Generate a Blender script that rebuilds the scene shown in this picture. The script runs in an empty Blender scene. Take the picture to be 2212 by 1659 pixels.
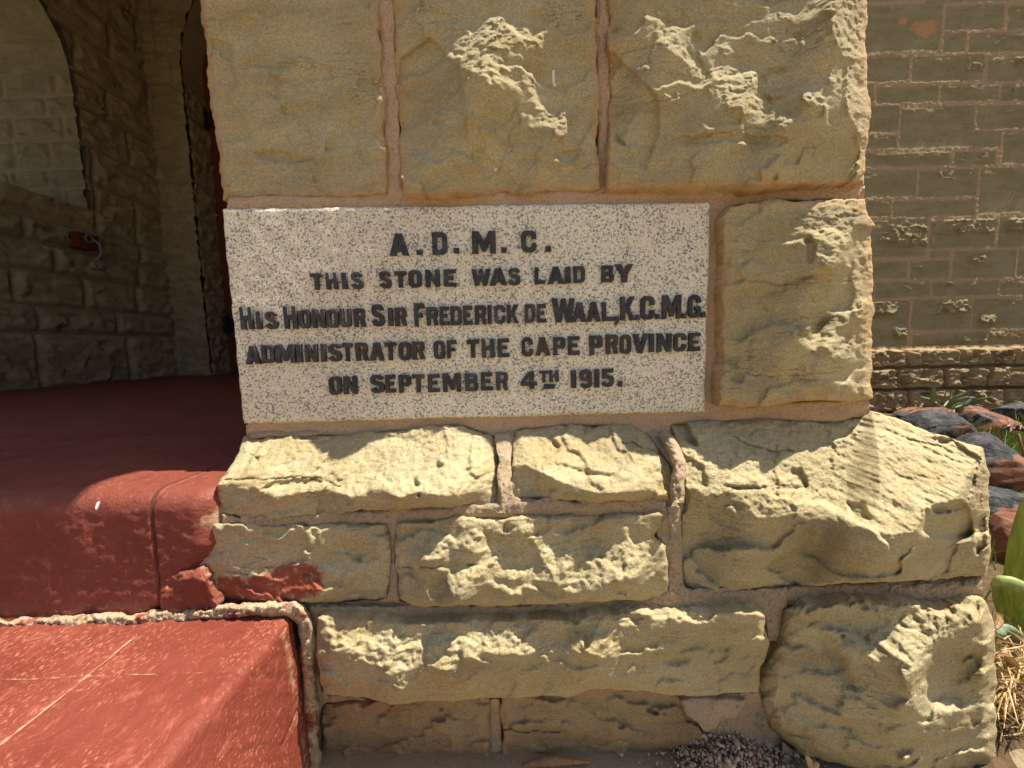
import bpy, bmesh, math, random
import numpy as np
from mathutils import Vector, Matrix, Euler
random.seed(7); rs = np.random.RandomState(11)
C = bpy.context.scene.collection
SC = bpy.context.scene

# ---------------------------------------------------------------- camera
F, CX, CY = 831.7, 1106.0, 829.5
PITCH, YAW, ROLL = math.radians(5.6), math.radians(1.2), math.radians(-1.26)
CAM = np.array([0.0, -0.79, 0.70])
cam = bpy.data.cameras.new('camera'); co = bpy.data.objects.new('camera', cam); C.objects.link(co)
cam.sensor_width = 36.0; cam.lens = F / 2212.0 * 36.0; cam.clip_start = 0.02; cam.clip_end = 500
co.location = CAM.tolist()
RM = (Matrix.Rotation(YAW, 3, 'Z') @ Matrix.Rotation(math.pi/2 - PITCH, 3, 'X') @ Matrix.Rotation(ROLL, 3, 'Z'))
co.rotation_euler = RM.to_euler()
SC.camera = co
RN = np.array(RM)

# ---------------------------------------------------------------- light
SUN = np.array([0.41, -0.016, 0.91]); SUN /= np.linalg.norm(SUN)
w = bpy.data.worlds.new('World'); SC.world = w; w.use_nodes = True
nt = w.node_tree; bg = nt.nodes['Background']; sky = nt.nodes.new('ShaderNodeTexSky')
sky.sky_type = 'NISHITA'; sky.sun_disc = False
sky.sun_elevation = math.asin(SUN[2]); sky.sun_rotation = math.atan2(SUN[0], SUN[1])
sky.dust_density = 2.5; sky.air_density = 1.0
nt.links.new(sky.outputs[0], bg.inputs[0]); bg.inputs[1].default_value = 0.074
sl = bpy.data.lights.new('sun', 'SUN'); sl.energy = 5.0; sl.angle = math.radians(0.53); sl.color = (1.0, 0.93, 0.80)
so = bpy.data.objects.new('sun', sl); C.objects.link(so); so.location = (3, 0, 8)
so.rotation_euler = Vector(SUN.tolist()).to_track_quat('Z', 'Y').to_euler()
vs = SC.view_settings; vs.view_transform = 'Standard'; vs.look = 'None'; vs.gamma = 1; vs.exposure = 0.96
SC.cycles.max_bounces = 8; SC.cycles.diffuse_bounces = 5

# ---------------------------------------------------------------- helpers
def U(x, y, Y=None, X=None, Z=None):
    """image point -> world point on the plane y=Y, x=X or z=Z (arrays allowed)"""
    x = np.asarray(x, float); y = np.asarray(y, float)
    d = np.stack([(x-CX)/F, -(y-CY)/F, -np.ones_like(x)], -1) @ RN.T
    if Y is not None: t = (np.asarray(Y)-CAM[1])/d[..., 1]
    elif X is not None: t = (np.asarray(X)-CAM[0])/d[..., 0]
    else: t = (np.asarray(Z)-CAM[2])/d[..., 2]
    return CAM + d*t[..., None]
def UV3(x, y, Y): return Vector(U(x, y, Y=Y).tolist())
def cs(ox, oy, s): return lambda pts: [(ox+a*s, oy+b*s) for a, b in pts]
c2 = cs(378, 0, .4394); c3 = cs(1242, 0, .4385); c6 = cs(0, 756, .5443); c7 = cs(594, 1134, .4639)
c8 = cs(1404, 864, .4792); cA = cs(1512.1, 399.6, .3256); cB = cs(432, 864, .4883); cC = cs(1836.2, 0, .3254)
cE = cs(1944.2, 810.1, .2603); cG = cs(1944.2, 1188.1, .2838); cH = cs(0, 324, .3255); cI = cs(1404.1, 1350.1, .2441)
c1 = cs(0, 0, .5207)
L1 = cs(486, 475.2, .26856); L2 = cs(972.1, 475.2, .26856); ident = lambda p: list(p)

def hash2(ix, iy, seed):
    n = (ix.astype(np.int64)*374761393 + iy.astype(np.int64)*668265263 + seed*974711) & 0x7fffffff
    n = ((n ^ (n >> 13))*1274126177) & 0x7fffffff
    n = ((n ^ (n >> 16))*69069+12345) & 0x7fffffff
    return (n ^ (n >> 11)) & 0xffff
def perlin(x, y, seed=0):
    ix = np.floor(x); iy = np.floor(y); fx = x-ix; fy = y-iy
    u = fx*fx*fx*(fx*(fx*6-15)+10); v = fy*fy*fy*(fy*(fy*6-15)+10)
    def g(a, b):
        an = hash2(ix+a, iy+b, seed)*(2*math.pi/65536)
        return np.cos(an)*(fx-a)+np.sin(an)*(fy-b)
    n0 = g(0, 0)*(1-u)+g(1, 0)*u; n1 = g(0, 1)*(1-u)+g(1, 1)*u
    return (n0*(1-v)+n1*v)*1.5
def fbm(x, y, wl, octs=4, seed=0, gain=.5):
    r = 0; a = 1
    for k in range(octs):
        r = r + a*perlin(x/wl+k*17.3, y/wl+k*9.1, seed+k*31); wl *= .5; a *= gain
    return r
def facets(x, y, cell, seed=0, gy=(0., .12), gx=.12, off=.0012):
    """broken-rock chips: each irregular cell is its own small tilted plane"""
    wx = x+.35*cell*fbm(x, y, cell*.8, 3, seed+5); wy = y+.35*cell*fbm(x, y, cell*.8, 3, seed+9)
    X = wx/cell; Y = wy/cell; ix = np.floor(X); iy = np.floor(Y)
    best = np.full(x.shape, 1e9); out = np.zeros(x.shape)
    for a in (-1, 0, 1):
        for b in (-1, 0, 1):
            jx = ix+a; jy = iy+b
            px = jx+hash2(jx, jy, seed+1)/65536; py = jy+hash2(jx, jy, seed+2)/65536
            d = (X-px)**2+(Y-py)**2
            h = ((hash2(jx, jy, seed+3)/65536-.5)*2*gx*(X-px)*cell + (gy[0]+(gy[1]-gy[0])*hash2(jx, jy, seed+4)/65536)*(Y-py)*cell
                 + (hash2(jx, jy, seed+6)/65536-.5)*off*2)
            m = d < best; best = np.where(m, d, best); out = np.where(m, h, out)
    return out
def blur(a, su, sv):
    for ax, s in ((1, su), (0, sv)):
        if s <= .3: continue
        r = int(3*s)+1; k = np.exp(-.5*(np.arange(-r, r+1)/s)**2); k /= k.sum()
        p = np.pad(a, [(r, r) if i == ax else (0, 0) for i in range(2)], mode='edge')
        a = sum(k[i]*np.take(p, range(i, i+a.shape[ax]), axis=ax) for i in range(2*r+1))
    return a
def inpoly(px, py, poly):
    r = np.zeros(px.shape, bool); n = len(poly)
    for i in range(n):
        x0, y0 = poly[i]; x1, y1 = poly[(i+1) % n]
        if y0 == y1: continue
        c = ((y0 > py) != (y1 > py)) & (px < (x1-x0)*(py-y0)/(y1-y0)+x0)
        r ^= c
    return r
def dpoly(px, py, line):
    d = np.full(px.shape, 1e9)
    for (x0, y0), (x1, y1) in zip(line[:-1], line[1:]):
        dx, dy = x1-x0, y1-y0; t = np.clip(((px-x0)*dx+(py-y0)*dy)/(dx*dx+dy*dy+1e-9), 0, 1)
        d = np.minimum(d, np.hypot(px-x0-t*dx, py-y0-t*dy))
    return d
def sstep(a, b, x):
    t = np.clip((x-a)/(b-a), 0, 1); return t*t*(3-2*t)
def lerpline(pts, t):
    p = np.array(pts, float); L = np.r_[0, np.cumsum(np.hypot(*np.diff(p[:, :2], axis=0).T))]; L /= L[-1]
    return np.stack([np.interp(t, L, p[:, k]) for k in range(p.shape[1])], -1)
def screened(g, p0, hu, hv, lam, mu):
    """p with dp/drow = g (per row), pulled softly to p0; mirrored FFT"""
    n, m = g.shape
    div = np.zeros_like(g); div[:-1] += g[:-1]; div[1:] -= g[:-1]          # divergence of row fluxes
    rhs = div - mu*p0
    E = lambda a: np.block([[a, a[:, ::-1]], [a[::-1], a[::-1, ::-1]]])
    kv = 2*np.cos(np.arange(2*n)*math.pi/n)-2; ku = 2*np.cos(np.arange(2*m)*math.pi/m)-2
    R = np.fft.fft2(E(rhs))/(kv[:, None]+lam*ku[None]-mu)
    return np.real(np.fft.ifft2(R))[:n, :m]

def link(name, me, mat, parent=None):
    o = bpy.data.objects.new(name, me); C.objects.link(o)
    if mat is not None: me.materials.append(mat)
    if parent is not None: o.parent = parent
    return o
def tag(o, label=None, cat=None, group=None, kind=None):
    if label: o['label'] = label
    if cat: o['category'] = cat
    if group: o['group'] = group
    if kind: o['kind'] = kind
    return o
def empty(name, label, cat, group=None, loc=(0, 0, 0)):
    o = bpy.data.objects.new(name, None); C.objects.link(o); o.location = loc; return tag(o, label, cat, group)
def mesh_np(name, V, quads, mask=None, smooth=True, tris=None):
    me = bpy.data.meshes.new(name)
    V = np.asarray(V, float); q = np.asarray(quads, np.int64).reshape(-1, 4)
    nq = len(q); t = np.asarray(tris, np.int64).reshape(-1, 3) if tris is not None else np.zeros((0, 3), np.int64)
    me.vertices.add(len(V)); me.vertices.foreach_set('co', V.ravel())
    me.loops.add(nq*4+len(t)*3); me.loops.foreach_set('vertex_index', np.r_[q.ravel(), t.ravel()])
    me.polygons.add(nq+len(t))
    me.polygons.foreach_set('loop_start', np.r_[np.arange(nq)*4, nq*4+np.arange(len(t))*3])
    me.polygons.foreach_set('loop_total', np.r_[np.full(nq, 4), np.full(len(t), 3)])
    me.polygons.foreach_set('use_smooth', np.full(nq+len(t), smooth))
    if mask is not None:
        a = me.attributes.new('mask', 'FLOAT_COLOR', 'POINT'); m4 = np.zeros((len(V), 4)); m4[:, :mask.shape[1]] = mask
        a.data.foreach_set('color', m4.ravel())
    me.update(calc_edges=True); me.validate(); return me
def grid_mesh(name, P, mask=None, skirt=None, flip=False):
    """P (n,m,3): rows go down, columns to the right; skirt = world offset of the border loop"""
    n, m = P.shape[:2]; idx = np.arange(n*m).reshape(n, m)
    q = np.stack([idx[1:, :-1], idx[1:, 1:], idx[:-1, 1:], idx[:-1, :-1]], -1).reshape(-1, 4)
    V = P.reshape(-1, 3); M = None if mask is None else mask.reshape(-1, mask.shape[-1])
    if skirt is not None:
        ring = np.r_[idx[0, :], idx[1:, -1], idx[-1, -2::-1], idx[-2:0:-1, 0]]
        b0 = len(V); V = np.r_[V, V[ring]+np.asarray(skirt)]; k = len(ring)
        if M is not None: M = np.r_[M, M[ring]]
        i = np.arange(k); j = (i+1) % k
        q = np.r_[q, np.stack([ring[i], ring[j], b0+j, b0+i], -1)]
    if flip: q = q[:, ::-1]
    return mesh_np(name, V, q, M)
def boxv(lo, hi):
    (a, b, c), (d, e, f) = lo, hi
    V = [(x, y, z) for x in (a, d) for y in (b, e) for z in (c, f)]
    Q = [(0, 1, 3, 2), (4, 6, 7, 5), (0, 4, 5, 1), (2, 3, 7, 6), (0, 2, 6, 4), (1, 5, 7, 3)]
    return V, Q
def boxes(name, lst, mat, parent=None, bevel=0.0):
    V = []; Q = []
    for lo, hi in lst:
        v, q = boxv(lo, hi); b = len(V); V += v; Q += [tuple(i+b for i in f) for f in q]
    me = bpy.data.meshes.new(name); me.from_pydata(V, [], Q); me.update()
    if bevel:
        bm = bmesh.new(); bm.from_mesh(me)
        bmesh.ops.bevel(bm, geom=bm.edges[:], offset=bevel, segments=2, affect='EDGES'); bm.to_mesh(me); bm.free()
    return link(name, me, mat, parent)
def tubev(pts, rad, seg=8):
    pts = [Vector(p) for p in pts]; V = []; Q = []
    for i, p in enumerate(pts):
        t = (pts[min(i+1, len(pts)-1)]-pts[max(i-1, 0)]).normalized()
        a = t.orthogonal().normalized() if i == 0 else (a - t*a.dot(t)).normalized()
        b = t.cross(a); r = rad[i] if hasattr(rad, '__len__') else rad
        for k in range(seg):
            an = 2*math.pi*k/seg; V.append(tuple(p+a*math.cos(an)*r+b*math.sin(an)*r))
    for i in range(len(pts)-1):
        for k in range(seg):
            k2 = (k+1) % seg; Q.append((i*seg+k, i*seg+k2, (i+1)*seg+k2, (i+1)*seg+k))
    return V, Q
def tube(name, pts, rad, mat, parent=None, seg=8):
    V, Q = tubev(pts, rad, seg); n = len(pts)
    me = bpy.data.meshes.new(name); me.from_pydata(V, [], Q+[tuple(range(seg))[::-1], tuple((n-1)*seg+k for k in range(seg))])
    for p in me.polygons: p.use_smooth = True
    me.update(); return link(name, me, mat, parent)

# ---------------------------------------------------------------- materials
class NT:
    def __init__(s, name, rough=.9, spec=.2):
        s.m = bpy.data.materials.new(name); s.m.use_nodes = True; s.t = s.m.node_tree; s.n = s.t.nodes; s.l = s.t.links
        s.b = s.n['Principled BSDF']; s.b.inputs['Roughness'].default_value = rough; s.b.inputs['Specular IOR Level'].default_value = spec
        tc = s.n.new('ShaderNodeTexCoord'); s.co = tc.outputs['Object']
    def map(s, scale=(1, 1, 1), rot=(0, 0, 0), loc=(0, 0, 0)):
        k = s.n.new('ShaderNodeMapping'); k.inputs['Scale'].default_value = scale; k.inputs['Rotation'].default_value = rot; k.inputs['Location'].default_value = loc
        s.l.new(s.co, k.inputs['Vector']); return k.outputs[0]
    def noise(s, sc, det=4, rough=.55, v=None, dist=0):
        k = s.n.new('ShaderNodeTexNoise'); k.inputs['Scale'].default_value = sc; k.inputs['Detail'].default_value = det
        k.inputs['Roughness'].default_value = rough; k.inputs['Distortion'].default_value = dist
        s.l.new(v if v is not None else s.co, k.inputs['Vector']); return k.outputs['Fac']
    def voro(s, sc, feat='F1', v=None, out='Distance'):
        k = s.n.new('ShaderNodeTexVoronoi'); k.feature = feat; k.inputs['Scale'].default_value = sc
        s.l.new(v if v is not None else s.co, k.inputs['Vector']); return k.outputs[out]
    def ramp(s, f, lo, hi, a=0., b=1.):
        k = s.n.new('ShaderNodeMapRange'); k.inputs['From Min'].default_value = lo; k.inputs['From Max'].default_value = hi
        k.inputs['To Min'].default_value = a; k.inputs['To Max'].default_value = b; k.interpolation_type = 'SMOOTHSTEP'
        s.l.new(f, k.inputs['Value']); return k.outputs['Result']
    def math(s, op, a, b=None):
        k = s.n.new('ShaderNodeMath'); k.operation = op
        for i, x in enumerate((a, b)):
            if x is None: continue
            if hasattr(x, 'is_linked'): s.l.new(x, k.inputs[i])
            else: k.inputs[i].default_value = x
        return k.outputs[0]
    def mix(s, f, a, b, mode='MIX'):
        k = s.n.new('ShaderNodeMix'); k.data_type = 'RGBA'; k.blend_type = mode
        for x, inp in ((f, k.inputs[0]), (a, k.inputs[6]), (b, k.inputs[7])):
            if hasattr(x, 'is_linked'): s.l.new(x, inp)
            elif isinstance(x, (int, float)): inp.default_value = x
            else: inp.default_value = (*x, 1) if len(x) == 3 else x
        return k.outputs[2]
    def mask(s):
        k = s.n.new('ShaderNodeAttribute'); k.attribute_name = 'mask'; sp = s.n.new('ShaderNodeSeparateColor'); s.l.new(k.outputs['Color'], sp.inputs[0])
        s.alpha = k.outputs['Alpha']; return sp.outputs
    def sep(s):
        k = s.n.new('ShaderNodeSeparateXYZ'); s.l.new(s.co, k.inputs[0]); return k.outputs
    def col(s, c):
        if hasattr(c, 'is_linked'): s.l.new(c, s.b.inputs['Base Color'])
        else: s.b.inputs['Base Color'].default_value = (*c, 1)
        return s
    def bump(s, h, dist=.001, st=1.):
        k = s.n.new('ShaderNodeBump'); k.inputs['Distance'].default_value = dist; k.inputs['Strength'].default_value = st
        s.l.new(h, k.inputs['Height'])
        prev = s.b.inputs['Normal']
        if prev.is_linked: s.l.new(prev.links[0].from_socket, k.inputs['Normal'])
        s.l.new(k.outputs[0], prev); return s
    def rough(s, f): s.l.new(f, s.b.inputs['Roughness']); return s

def sandstone(name, a, b, c, stain=(.50, .265, .12), paint=(.27, .035, .025), bumpd=.0012, grain=1.0):
    k = NT(name, .93, .12); st = k.map((1, 1, 3.2))
    col = k.mix(k.ramp(k.noise(3.2, 6, .6, st), .36, .64), a, b)
    col = k.mix(k.ramp(k.noise(9, 5, .62, k.map((1, 1, 2.2), loc=(3, 1, 7))), .50, .72, 0, .75), col, c)
    gray = k.ramp(k.noise(5, 4, .6, k.map((.7, 1, 2.5), loc=(9, 4, 2))), .55, .75, 0, .5)
    col = k.mix(gray, col, (.25, .225, .165))
    col = k.mix(k.ramp(k.noise(38, 5, .7, k.map((1, 1, 4))), .56, .78, 0, .28), col, tuple(x*.6 for x in a))
    col = k.mix(k.ramp(k.noise(330, 4, .75), .3, .7, 0, 1), k.mix(1, col, (.70, .69, .66), 'MULTIPLY'), k.mix(1, col, (1.21, 1.20, 1.17), 'MULTIPLY'))
    col = k.mix(k.ramp(k.noise(90, 5, .75, k.map((1, 1, 2.5), loc=(8, 8, 2))), .4, .62, 0, .35), col, k.mix(1, col, (.72, .68, .60), 'MULTIPLY'))
    hv = k.noise(13, 5, .62, k.map((.55, .55, 3.4), loc=(2, 6, 4)), .6); hl = k.ramp(k.math('ABSOLUTE', k.math('SUBTRACT', hv, .5)), .0, .010, 1, 0)
    hl = k.math('MULTIPLY', hl, k.ramp(k.noise(7, 3, .5, k.map(loc=(1, 9, 5))), .52, .66))
    col = k.mix(k.math('MULTIPLY', hl, .75), col, (.10, .075, .04))
    m = k.mask()
    n1 = k.noise(55, 6, .65)
    col = k.mix(k.ramp(k.math('ADD', m[0], k.math('MULTIPLY', n1, .8)), .55, 1.35, 0, .75), col, stain)
    col = k.mix(k.ramp(k.math('ADD', m[1], k.math('MULTIPLY', n1, 1.3)), 1.08, 1.38, 0, .85), col, paint)
    col = k.mix(k.alpha, col, (.85, .83, .78))
    k.col(col)
    k.bump(k.math('SUBTRACT', k.noise(70, 6, .7, k.map((1, 1, 1.8))), k.math('MULTIPLY', hl, .35)), .005*grain, .6).bump(k.noise(300, 5, .78), bumpd*1.5, .9)
    return k.m
STONE = sandstone('sandstone', (.42, .348, .202), (.485, .42, .262), (.40, .30, .148))
LOWSTONE = sandstone('low_brown_sandstone', (.29, .22, .125), (.35, .275, .165), (.26, .18, .09))  # darker, browner base colour for the lowest course
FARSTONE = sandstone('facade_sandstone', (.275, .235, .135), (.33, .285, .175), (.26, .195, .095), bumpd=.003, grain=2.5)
PLSTONE = sandstone('plinth_brown_sandstone', (.34, .255, .15), (.40, .31, .19), (.30, .19, .10), bumpd=.003, grain=2.5)
DARKSTONE = sandstone('porch_sandstone', (.40, .32, .19), (.48, .40, .26), (.35, .265, .14), stain=(.36, .25, .16), bumpd=.003, grain=2.5)
def mortar_mat(name, a, b, c):
    k = NT(name, .95, .1)
    col = k.mix(k.ramp(k.noise(14, 5, .65), .38, .66), a, b)
    col = k.mix(k.ramp(k.noise(150, 4, .75), .5, .68, 0, .7), col, c)
    col = k.mix(k.ramp(k.noise(300, 3, .8), .5, .68, 0, .7), col, k.mix(1, col, (.5, .48, .45), 'MULTIPLY'))
    col = k.mix(k.ramp(k.noise(420, 2, .7, k.map(loc=(4, 4, 4))), .5, .7, 0, .6), col, (.60, .48, .33))
    m = k.mask(); col = k.mix(k.ramp(k.math('ADD', m[1], k.math('MULTIPLY', k.noise(60, 5, .6), .7)), .7, .9, 0, .9), col, (.30, .045, .03))
    k.col(col).bump(k.noise(55, 5, .75), .006, .6).bump(k.noise(260, 5, .8), .004, 1.); return k.m
MORTAR = mortar_mat('pointing_mortar', (.68, .45, .285), (.62, .44, .285), (.50, .35, .23))
RIMM = mortar_mat('bare_cement', (.62, .48, .31), (.56, .42, .27), (.42, .31, .2))
OLDMORTAR = mortar_mat('old_grey_mortar', (.52, .38, .24), (.46, .355, .235), (.34, .255, .165))
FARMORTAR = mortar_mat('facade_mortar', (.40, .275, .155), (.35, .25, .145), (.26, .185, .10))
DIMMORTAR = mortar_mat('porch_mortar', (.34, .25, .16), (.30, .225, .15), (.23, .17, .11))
def granite():
    k = NT('speckled_granite', .62, .35)
    col = k.mix(k.ramp(k.noise(240, 3, .7), .35, .65), (.70, .62, .45), (.84, .79, .65))
    col = k.mix(k.ramp(k.noise(120, 3, .6, k.map(loc=(5, 3, 1))), .56, .66, 0, .8), col, (.70, .53, .33))
    col = k.mix(k.ramp(k.noise(2.2, 3, .5), .4, .65, 0, .45), col, (.66, .55, .42))
    cl = k.noise(26, 2, .5, k.map(loc=(1, 7, 3)))
    n = k.math('ADD', k.noise(210, 4, .72, k.map((1, 1, 1), loc=(2, 2, 9))), k.math('MULTIPLY', cl, .12))
    col = k.mix(k.ramp(n, .575, .655, 0, .92), col, (.15, .15, .16))
    col = k.mix(k.ramp(k.noise(330, 2, .5), .62, .68, 0, .9), col, (.09, .09, .11))
    k.col(col).bump(k.noise(240, 4, .7), .0009, .8); return k.m
GRANITE = granite()
def lead():
    k = NT('black_letter_filling', .5, .45)
    col = k.mix(k.ramp(k.noise(60, 5, .7), .45, .7), (.022, .022, .026), (.06, .062, .07))
    col = k.mix(k.ramp(k.noise(22, 4, .6, k.map(loc=(3, 8, 5))), .50, .66, 0, .85), col, (.065, .034, .02))
    k.col(col).bump(k.noise(160, 5, .75), .002, .9).rough(k.ramp(k.noise(90, 3), .3, .7, .38, .75)); return k.m
LEAD = lead()
def redpaint(name, worn=.5, dark=1.0, scored=False):
    k = NT(name, .6, .25)
    a = tuple(x*dark for x in (.29, .066, .043)); b = tuple(x*dark for x in (.235, .048, .029))
    col = k.mix(k.ramp(k.noise(5, 5, .6), .35, .65), a, b)
    v = k.map((1, .55, 1), rot=(0, 0, math.radians(38)))
    patch = k.ramp(k.noise(7, 4, .6, k.map(loc=(4, 2, 1))), .35, .65, -.045, .05)
    fl = k.math('ADD', k.noise(230, 5, .72, v), patch)
    f1 = k.ramp(fl, .67-.16*worn, .77-.16*worn, 0, .8)
    col = k.mix(f1, col, (.38, .14, .085))
    col = k.mix(k.ramp(k.noise(60, 6, .7, v), .52, .75, 0, .35), col, (.55, .17, .12))
    sp = k.noise(9, 2, .5, k.map(loc=(7, 7, 7)))
    m = k.mask()
    col = k.mix(k.ramp(k.math('ADD', m[2], k.math('MULTIPLY', k.noise(150, 3), .35)), .75, .85), col, (.82, .80, .76))
    col = k.mix(k.ramp(k.math('ADD', m[0], k.math('MULTIPLY', k.noise(70, 5, .7), .7)), .70, .95, 0, .9), col, (.47, .30, .19))
    col = k.mix(k.ramp(m[1], .3, .9, 0, .8), col, (.10, .03, .022))
    if scored: col = k.mix(.12, col, (.17, .11, .08))
    if scored:                                                       # faint scored squares in the cement
        xyz = k.sep()
        for ax, off in ((0, .6*11.5-6.3-float(U(*c6([(600, 590)])[0], Y=-.125)[0])), (1, .23)):
            fr = k.math('ABSOLUTE', k.math('SUBTRACT', k.math('FRACT', k.math('MULTIPLY', k.math('ADD', k.math('ADD', xyz[ax], off+6.3), k.math('MULTIPLY', k.math('SUBTRACT', k.noise(5, 2), .5), .004)), 1/.6)), .5))
            col = k.mix(k.ramp(fr, .0035, .009, .7, 0), col, (.07, .028, .02))
    k.col(col).bump(k.noise(35, 6, .65, k.map((1, .6, 1))), .006, .6).bump(k.noise(190, 4, .7), .002, .8)
    k.rough(k.ramp(f1, 0, 1, .52, .85)); return k.m
RED = redpaint('red_oxide_paint', .7, .66)
REDR = redpaint('red_oxide_riser', .5, .78, True)
def simple(name, a, b, sc=20, rough=.7, spec=.3, bump=.001, stretch=(1, 1, 1)):
    k = NT(name, rough, spec); v = k.map(stretch)
    k.col(k.mix(k.ramp(k.noise(sc, 5, .6, v), .35, .65), a, b)).bump(k.noise(sc*4, 5, .65, v), bump, .7); return k.m
WOOD = simple('red_brown_wood', (.16, .042, .018), (.115, .03, .014), 14, .55, .3, .001, (6, 6, .6))
IRON = simple('black_iron', (.015, .015, .017), (.028, .026, .025), 60, .5, .4)
STEEL = simple('dull_steel', (.22, .22, .20), (.12, .115, .10), 80, .42, .5)
PLASTER = simple('porch_ceiling_boards', (.55, .44, .32), (.48, .38, .27), 9, .8)
# ---------------------------------------------------------------- rough stones
OUTL = []
def stone(name, top, bottom, left=None, right=None, Yt=(0,), Yb=(0,), lit=(), a=.35, cracks=(), push=(), paint=(), step=.0021,
          proud=.010, rough=1.0, stain=.32, seed=0, mat=None, parent=None, depth=.35, bmin=.06, bmax=.5, edge=(.006, .006, .006, .008), mu=None, rag=5, roundr=0.0, roundl=0.0, fac=.06, lam=0, bup=.015, spk=.68, rec=.004, white=(), fall=.10):
    left = left or [top[0], bottom[0]]; right = right or [top[-1], bottom[-1]]
    W = np.hypot(top[-1][0]-top[0][0], top[-1][1]-top[0][1]); H = np.hypot(left[-1][0]-left[0][0], left[-1][1]-left[0][1])
    Ym = .5*(np.mean(Yt)+np.mean(Yb)); dep = Ym+.79; ppm = F/dep
    m = max(12, int(W/ppm/step)); n = max(12, int(H/ppm/step))
    u = np.linspace(0, 1, m); v = np.linspace(0, 1, n); UU, VV = np.meshgrid(u, v)
    T = lerpline(top, u); B = lerpline(bottom, u); Lf = lerpline(left, v); Rt = lerpline(right, v)
    P = ((1-VV)[..., None]*T[None] + VV[..., None]*B[None] + (1-UU)[..., None]*Lf[:, None] + UU[..., None]*Rt[:, None]
         - ((1-UU)*(1-VV))[..., None]*T[0] - (UU*(1-VV))[..., None]*T[-1] - ((1-UU)*VV)[..., None]*B[0] - (UU*VV)[..., None]*B[-1])
    px, py = P[..., 0], P[..., 1]
    OUTL.append(np.r_[T, Rt[1:], B[::-1][1:], Lf[::-1][1:-1]].tolist()[::3])
    # ragged outline
    we = np.exp(-np.minimum(np.minimum(UU*m, (1-UU)*m), np.minimum(VV*n, (1-VV)*n))/8)
    px = px+we*rag*fbm(px, py, 60, 4, seed+1, .6); py = py+we*rag*.8*fbm(px, py, 60, 4, seed+2, .6)
    Y0 = (1-VV)*np.interp(u, np.linspace(0, 1, len(Yt)), Yt)[None] + VV*np.interp(u, np.linspace(0, 1, len(Yb)), Yb)[None]
    # lit facets (leaning back, catching light from above) and shaded ones (undercut)
    wa = 5 if spk > .6 else 3; wx = px+wa*fbm(px, py, 26, 4, seed+3, .6); wy = py+wa*fbm(px, py, 26, 4, seed+4, .6)
    Lm = np.zeros(px.shape)
    for poly in lit: Lm = np.maximum(Lm, inpoly(wx, wy, poly))
    if spk > .5: Lm = Lm*(fbm(px, py, 11, 3, seed+19, .7) > -.62)
    d = np.stack([(px-CX)/F, -(py-CY)/F, -np.ones_like(px)], -1) @ RN.T
    Tn = np.clip(-d[..., 2]/d[..., 1], -.5, 1.0)
    dl = np.abs(np.gradient(U(px, py, Y=np.full(px.shape, Ym))[..., 2], axis=0))
    gl = a/(1+a*Tn)*dl; lit_ = Lm > .5
    above = np.maximum.accumulate(lit_[::-1], axis=0)[::-1]
    # walk down along the sun's line over the face: lit facets step out past everything above them, the rest falls back
    kk = np.round(np.arange(n)*(SUN[0]/SUN[2])*(H/ppm/n)/(W/ppm/m)).astype(int); mm = m+kk[-1]
    pv = np.full(mm, np.nan); Mx = np.full(mm, -9.); p = np.zeros((n, m)); base = -Y0
    for i in range(n):
        sl_ = slice(kk[i], kk[i]+m); pp = pv[sl_]; pp = np.where(np.isnan(pp), base[i]-.004*(i > 0), pp); M_ = Mx[sl_]
        rate = np.clip((pp-base[i]+rec)/fall, np.where(above[i], bup, bmin), bmax)
        q = np.where(lit_[i], np.maximum(pp, np.minimum(M_, pp+.012))+gl[i], pp-rate*dl[i]/(1-np.minimum(rate*Tn[i], .6)))
        p[i] = q; pv[sl_] = q; Mx[sl_] = np.maximum(M_, q)
    lw = np.clip(blur(lit_.astype(float), 2.5, 2.5)*1.6, 0, 1); p = blur(p, 2.2 if spk > .6 else 4.0, 1.2)*lw + blur(p, 9, 3)*(1-lw)
    Wd = U(px, py, Y=-p); x, z = Wd[..., 0], Wd[..., 2]
    rg = blur(Lm.astype(float), 2, 2)
    p = p + rough*((.0010+.0012*rg)*fbm(x, z*1.9, .06, 3, seed+11)*(.35+.65*rg) + (.0005+.0016*rg)*fbm(x, z*1.6, .014, 3, seed+12, .6))
    p = p + blur(facets(x, z*1.35, fac, seed+20, (.02, .13), .13, .0009), .9, .9)*rough
    p = p + blur(facets(x, z*1.6, .021, seed+24, (-.25, .30), .32, .0012), .45, .45)*rg*spk
    p = p + (.2+.8*spk)*rg*(.0009*fbm(x, z*1.7, .0065, 2, seed+17, .7))
    sw = fbm(x, z, .11, 3, seed+31)+z/.028; fz = sw-np.floor(sw); p = p + .0004*(.3+rg)*(sstep(0, .8, fz)-sstep(.8, 1, fz))*np.clip(.5+fbm(x, z, .15, 2, seed+33), 0, 1)
    p = p + .0035*rough*fbm(x, z*1.2, .16, 2, seed+14)
    for poly, dep_, soft in push: p = p - (1.15 if seed < 450 else 1)*dep_*blur(inpoly(wx, wy, poly).astype(float), soft, soft)
    ck = np.zeros(px.shape)
    for line, dp, wpx in cracks:
        cc = np.exp(-(dpoly(px+3*fbm(px, py, 30, 3, seed+6), py+4*fbm(px, py, 26, 3, seed+7), line)/(.75*wpx))**2); p = p-.55*dp*cc; ck = np.maximum(ck, cc)
    # rounded arrises: the block stands a little proud of its joints
    sx, sz = W/ppm, H/ppm; j = 1+2.4*fbm(x, z, .045, 3, seed+8, .65)
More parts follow.
